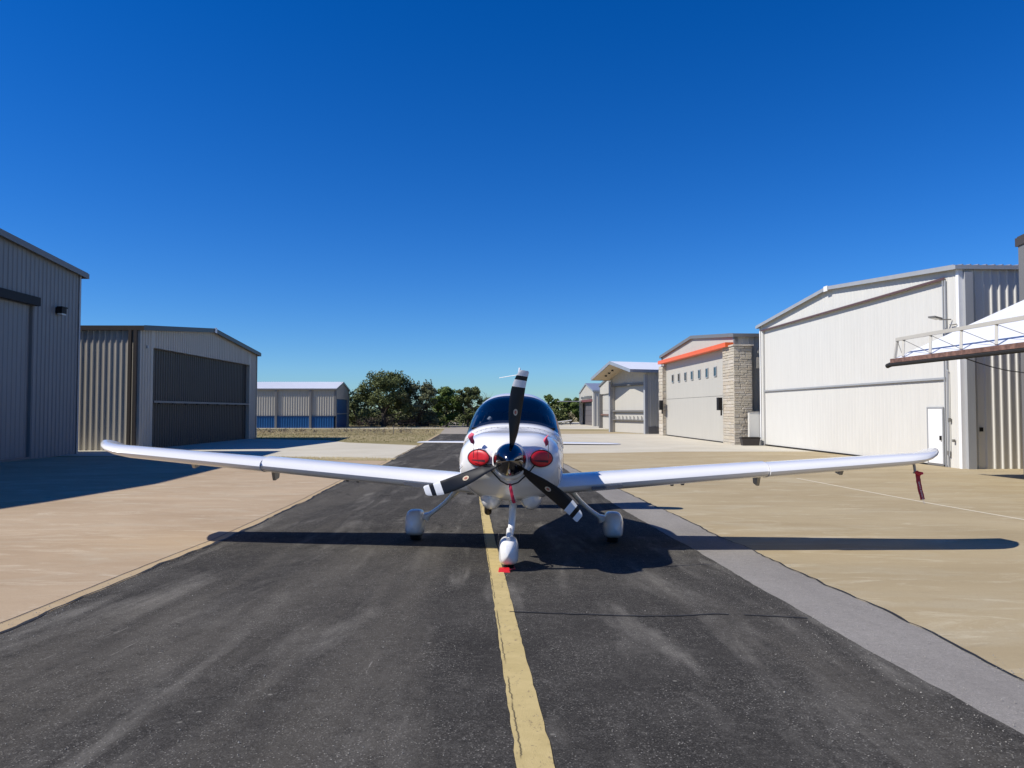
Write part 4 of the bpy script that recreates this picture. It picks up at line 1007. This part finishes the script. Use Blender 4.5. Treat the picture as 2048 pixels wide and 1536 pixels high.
# ------------------------------------------------------------------ vegetation
BARK = mat('bark', (.05, .04, .032), .9, var=.3, scale=6)
def leafmat(name, a, b):
    g = NG(name, .7, .2); oi = g.N.new('ShaderNodeNewGeometry')
    c = g.ramp(oi.outputs['Random Per Island'], .0, 1.0, a, b); cl = g.ramp(g.noise(.55, 3, .6), .35, .65)
    c = g.mix(g.math('MULTIPLY', cl, .35), c, tuple(x * 1.5 for x in b)); return g.out(c)
LF = {'oak': leafmat('live_oak_leaves', (.04, .056, .017), (.125, .142, .048)),
      'olive': leafmat('gray_green_leaves', (.05, .058, .028), (.14, .148, .075)),
      'green': leafmat('cedar_leaves', (.042, .074, .015), (.125, .17, .038)),
      'brown': leafmat('dry_brush_leaves', (.075, .062, .045), (.15, .12, .09))}
def leaves(mb, rn, c, rad, n, sz, flat=.75):
    for _ in range(n):
        d = Vector((rn.gauss(0, 1), rn.gauss(0, 1), rn.gauss(0, 1))).normalized() * rad * rn.random() ** .45; d.z *= flat
        p = Vector(c) + d; a = Vector((rn.gauss(0, 1), rn.gauss(0, 1), rn.gauss(0, .6))).normalized(); b = a.orthogonal().normalized()
        s_ = sz * rn.uniform(.6, 1.3); mb.quad([p - a * s_, p - b * s_ * .6, p + a * s_, p + b * s_ * .6])
def tree(name, label, x, y, h, w_, kind, seed, cat='tree', group=None, clumps=34, trunk=.22, nleaf=300, low=.28, lean=0, spiky=False, sz=.13):
    rn = random.Random(seed); z0 = gz(x, y); t = thing(name, label, cat, (x, y, z0), group)
    mb = MB(); th_ = h * low
    forks = [(0, 0, 0), (lean * .3, 0, th_ * .5), (lean, 0, th_)]
    mb.tube([(0, 0, -.1)] + forks[1:], [trunk * 1.25, trunk, trunk * .85], 8)
    cm = MB(); pts = []
    for k in range(clumps):
        a = rn.uniform(0, 2 * math.pi); r_ = (rn.random() ** .5) * w_ / 2 * .86; zz = rn.random()
        env = math.sqrt(max(0, 1 - (r_ / (w_ / 2)) ** 2)); top = th_ + (h - th_) * (.42 + .55 * env) * rn.uniform(.88, 1.0); bot = th_ * (1.0 - .45 * (r_ / (w_ / 2)))
        zc = bot + (top - bot) * (1 - (1 - zz) ** 1.6); c = Vector((r_ * math.cos(a) + lean, r_ * math.sin(a), zc)); pts.append(c)
    for i, c in enumerate(pts):
        rad = rn.uniform(.6, 1.0) * w_ * .15; leaves(cm, rn, c, rad, nleaf, sz)
        leaves(cm, rn, c + Vector((rn.uniform(-1, 1), rn.uniform(-1, 1), rn.uniform(-.3, .6))) * rad, rad * .55, nleaf // 4, sz)
        if i < 16:
            m_ = Vector((lean, 0, th_)).lerp(c, .5) + Vector((0, 0, -.1 * h * rn.random()))
            mb.tube([(lean * .8, 0, th_ * rn.uniform(.6, 1)), m_, c], [trunk * .5, trunk * .3, trunk * .1], 6)
    if spiky:
        for k in range(14):
            c = Vector((rn.uniform(-.4, .4) * w_, rn.uniform(-.3, .3) * w_, h * .82)); e_ = c + Vector((rn.uniform(-.3, .3), 0, h * rn.uniform(.12, .24)))
            mb.tube([c, e_], [.03, .01], 4)
            for q in range(6): leaves(cm, rn, c.lerp(e_, q / 5), .22 - .02 * q, 14, sz * .7, 1)
    cm.build('crown', LF[kind], t); mb.build('trunk', BARK, t); return t
G_ = 'trees at the end of the taxiway'
tree('live_oak', 'broad live oak with dark forked trunk beside the blue and tan hangar', -16.9, 99, 7.3, 8.0, 'oak', 1, group=G_, clumps=62, trunk=.26, low=.32, nleaf=190)
tree('feathery_tree', 'gray green tree with thin feathery top just right of the big oak', -12.6, 100, 6.0, 6.0, 'olive', 2, group=G_, clumps=44, low=.15, spiky=True, nleaf=210)
tree('cedar_tree', 'bright green rounded tree between the feathery tree and the last one by the cabin', -9.0, 104, 5.6, 5.2, 'green', 3, group=G_, clumps=44, low=.08, trunk=.15, nleaf=240)
tree('cedar_tree', 'dark tree with pale slim trunk closest to the cabin left side', -6.0, 102, 5.6, 4.4, 'oak', 4, group=G_, clumps=34, low=.22, trunk=.12, nleaf=220)
tree('cedar_tree', 'low green tree behind the cabin, right of the slim trunked one', -2.2, 118, 4.4, 6.0, 'green', 15, group=G_, clumps=30, low=.1, trunk=.12)
tree('cedar_tree', 'first green tree right of the cabin roof', 6.2, 128, 5.1, 4.2, 'green', 5, group=G_, clumps=30, low=.08, trunk=.14)
tree('cedar_tree', 'green tree next to the awning of the smallest hangar', 10.2, 131, 4.6, 5.0, 'green', 6, group=G_, clumps=34, low=.05, trunk=.14)
tree('cedar_tree', 'low green tree between the first right tree and the awning', 8.2, 136, 4.3, 5.0, 'oak', 16, group=G_, clumps=30, low=.05, trunk=.14)
for k, (x, y, h_, w_, lab_) in enumerate(((-22, 108, 5.2, 6, 'dark tree just behind the right gable end of the blue and tan hangar'), (2.5, 138, 4.4, 7, 'dark tree far behind the aeroplane, low on the horizon'))):
    tree('background_tree', lab_, x, y, h_, w_, 'oak', 20 + k, group='trees hidden behind buildings', clumps=22, low=.1)
# bare tree top above the cabin
rn = random.Random(9); t = thing('bare_tree', 'thin leafless tree rising just above the cabin roof', 'tree', (-3.4, 104, gz(-3.4, 104)))
mb = MB(); mb.tube([(0, 0, 0), (.1, 0, 2.2), (0, 0, 3.6)], [.1, .07, .04], 6)
for k in range(26):
    z = rn.uniform(2.0, 3.8); a = rn.uniform(-1, 1); mb.tube([(0, 0, z), (a * .6, rn.uniform(-.3, .3), z + rn.uniform(.5, .9)), (a * 1.1, 0, z + rn.uniform(1.0, 1.5))], [.025, .015, .007], 4)
mb.build('branches', mat('pale_bark', (.16, .14, .12), .9), t)
# brush mass under and behind the trees
rn = random.Random(31); mb = MB()
for k in range(170):
    x = rn.uniform(-40, 9.5); y = 107 + rn.uniform(0, 14) + (12 if x > -1 else 0); hgt = rn.uniform(1.8, 3.8)
    leaves(mb, rn, (x, y, gz(x, y) + hgt * .5), hgt * .8, 200, .17, .8)
stuff(mb.build('woodland', LF['oak']))
mb = MB()
for k in range(46):
    x = rn.uniform(-21.5, -11); y = 99 + rn.uniform(1, 7); hgt = rn.uniform(.8, 2.0)
    leaves(mb, rn, (x, y, gz(x, y) + hgt * .45), hgt * .7, 120, .08, .8)
stuff(mb.build('dry_brush', LF['brown']))
GR = [leafmat('dry_grass_blades', (.40, .34, .19), (.60, .50, .30)), leafmat('green_grass_blades', (.13, .14, .045), (.25, .235, .09))]
def tufts(name, region, n, hmin, hmax, m_, seed):
    rn = random.Random(seed); mb = MB(); x0, x1, y0, y1 = region
    for _ in range(n):
        y = rn.uniform(y0, y1); x = rn.uniform(x0, x1)
        if x > float(np.interp(y, [45, 69, 90, 110], [-5.9, -7.0, -8.5, -10.5])) or (x > -13 and y < 50) or (y < 56 and x > -11 + 1.0 * (50 - y)and y < 50): continue
        if y < 45.5 + max(0, (-x - 5.5)) * 1.0 and y < 57.5: continue
        z = gz(x, y); hh = rn.uniform(hmin, hmax)
        for b in range(4):
            a = rn.uniform(0, 6.28); dx = .03 * math.cos(a); dy = .03 * math.sin(a); lx = rn.uniform(-.5, .5) * hh; mb.quad([(x + dx, y + dy, z), (x - dx, y - dy, z), (x + lx, y + rn.uniform(-.3, .3) * hh, z + hh)])
    return stuff(mb.build(name, m_))
tufts('green_grass', (-40, -5.6, 46, 70), 6000, .02, .05, GR[1], 41)
tufts('dry_grass', (-40, -7, 66, 88), 9000, .03, .11, GR[0], 42)
tufts('dry_grass', (-40, -9, 96, 106), 5000, .05, .15, GR[0], 43)
rn = random.Random(44); mb = MB()
for k in range(55):
    x = rn.uniform(-30, -8.4); y = rn.uniform(72, 78); hh = rn.uniform(.25, .6)
    leaves(mb, rn, (x, y, gz(x, y) + hh * .4), hh * .6, 26, .06, 1)
stuff(mb.build('weed_clumps', LF['brown']))
mb = MB(); rn = random.Random(45)
for k in range(700):       # thin grass wedge beside the asphalt, left
    x = rn.uniform(-10.5, -4.95); y = 31.35 + (-x - 4.9) * .2 + rn.uniform(0, .9); z = gz(x, y)
    for b in range(5):
        a = rn.uniform(0, 6.28); hh = rn.uniform(.03, .09); mb.quad([(x + .02 * math.cos(a), y, z), (x - .02 * math.cos(a), y, z), (x + rn.uniform(-.03, .03), y + .02, z + hh)])
stuff(mb.build('verge_grass', GR[0]))
tree('yellow_shrub', 'small yellow green shrub beside the road below the slim trunked tree', -8.6, 97, 1.5, 1.1, 'green', 51, cat='shrub', clumps=8, low=.05, trunk=.03, nleaf=70, sz=.07)
# marker post, trailer, pipe rail
t = thing('marker_post', 'thin dark post standing in the grass before the oak', 'post', (-11.2, 71, gz(-11, 71))); mb = MB(); mb.bar((0, 0, -.05), (0, 0, .75), .06); mb.bar((-.12, 0, .62), (.12, 0, .66), .03); mb.build('stake', M['steel_mid'], t)
t = thing('flatbed_trailer', 'rusty red low flatbed trailer parked under the trees', 'trailer', (-12.7, 101, gz(-12, 101)))
mb = MB(); mb.box(-2.5, 2.5, -.9, .9, .45, .56); mb.build('deck', M['rust'], t)
for yy in (-.92, .92):
    mb = MB(); mb.box(-2.5, 2.5, yy - .04, yy + .04, .78, .86); [mb.box(xx - .03, xx + .03, yy - .03, yy + .03, .56, .78) for xx in (-2.4, -1.2, 0, 1.2, 2.4)]; mb.build('side_rail', M['rust'], t)
for xx in (.5, 1.2):
    for yy in (-.8, .8):
        mb = MB(); mb.tube([(xx, yy - .1, .3), (xx, yy + .1, .3)], .3, 16); mb.build('wheel', M['rubber'], t)
mb = MB(); mb.bar((-2.5, 0, .5), (-3.6, 0, .45), .08); mb.build('drawbar', M['rust'], t)
t = thing('pipe_rail', 'low pale pipe rail at the end of the right apron', 'rail', (7.7, 117, gz(7, 117)))
mb = MB(); mb.tube([(-1.6, 0, .35), (1.7, 1.5, .75)], .09, 8); mb.build('pipe', M['white_paint'], t)
for xx in (-1.4, .1, 1.5):
    mb = MB(); mb.bar((xx, (xx + 1.6) * .45, -.05), (xx, (xx + 1.6) * .45, .35 + (xx + 1.6) * .12), .08); mb.build('support', M['gray_trim'], t)
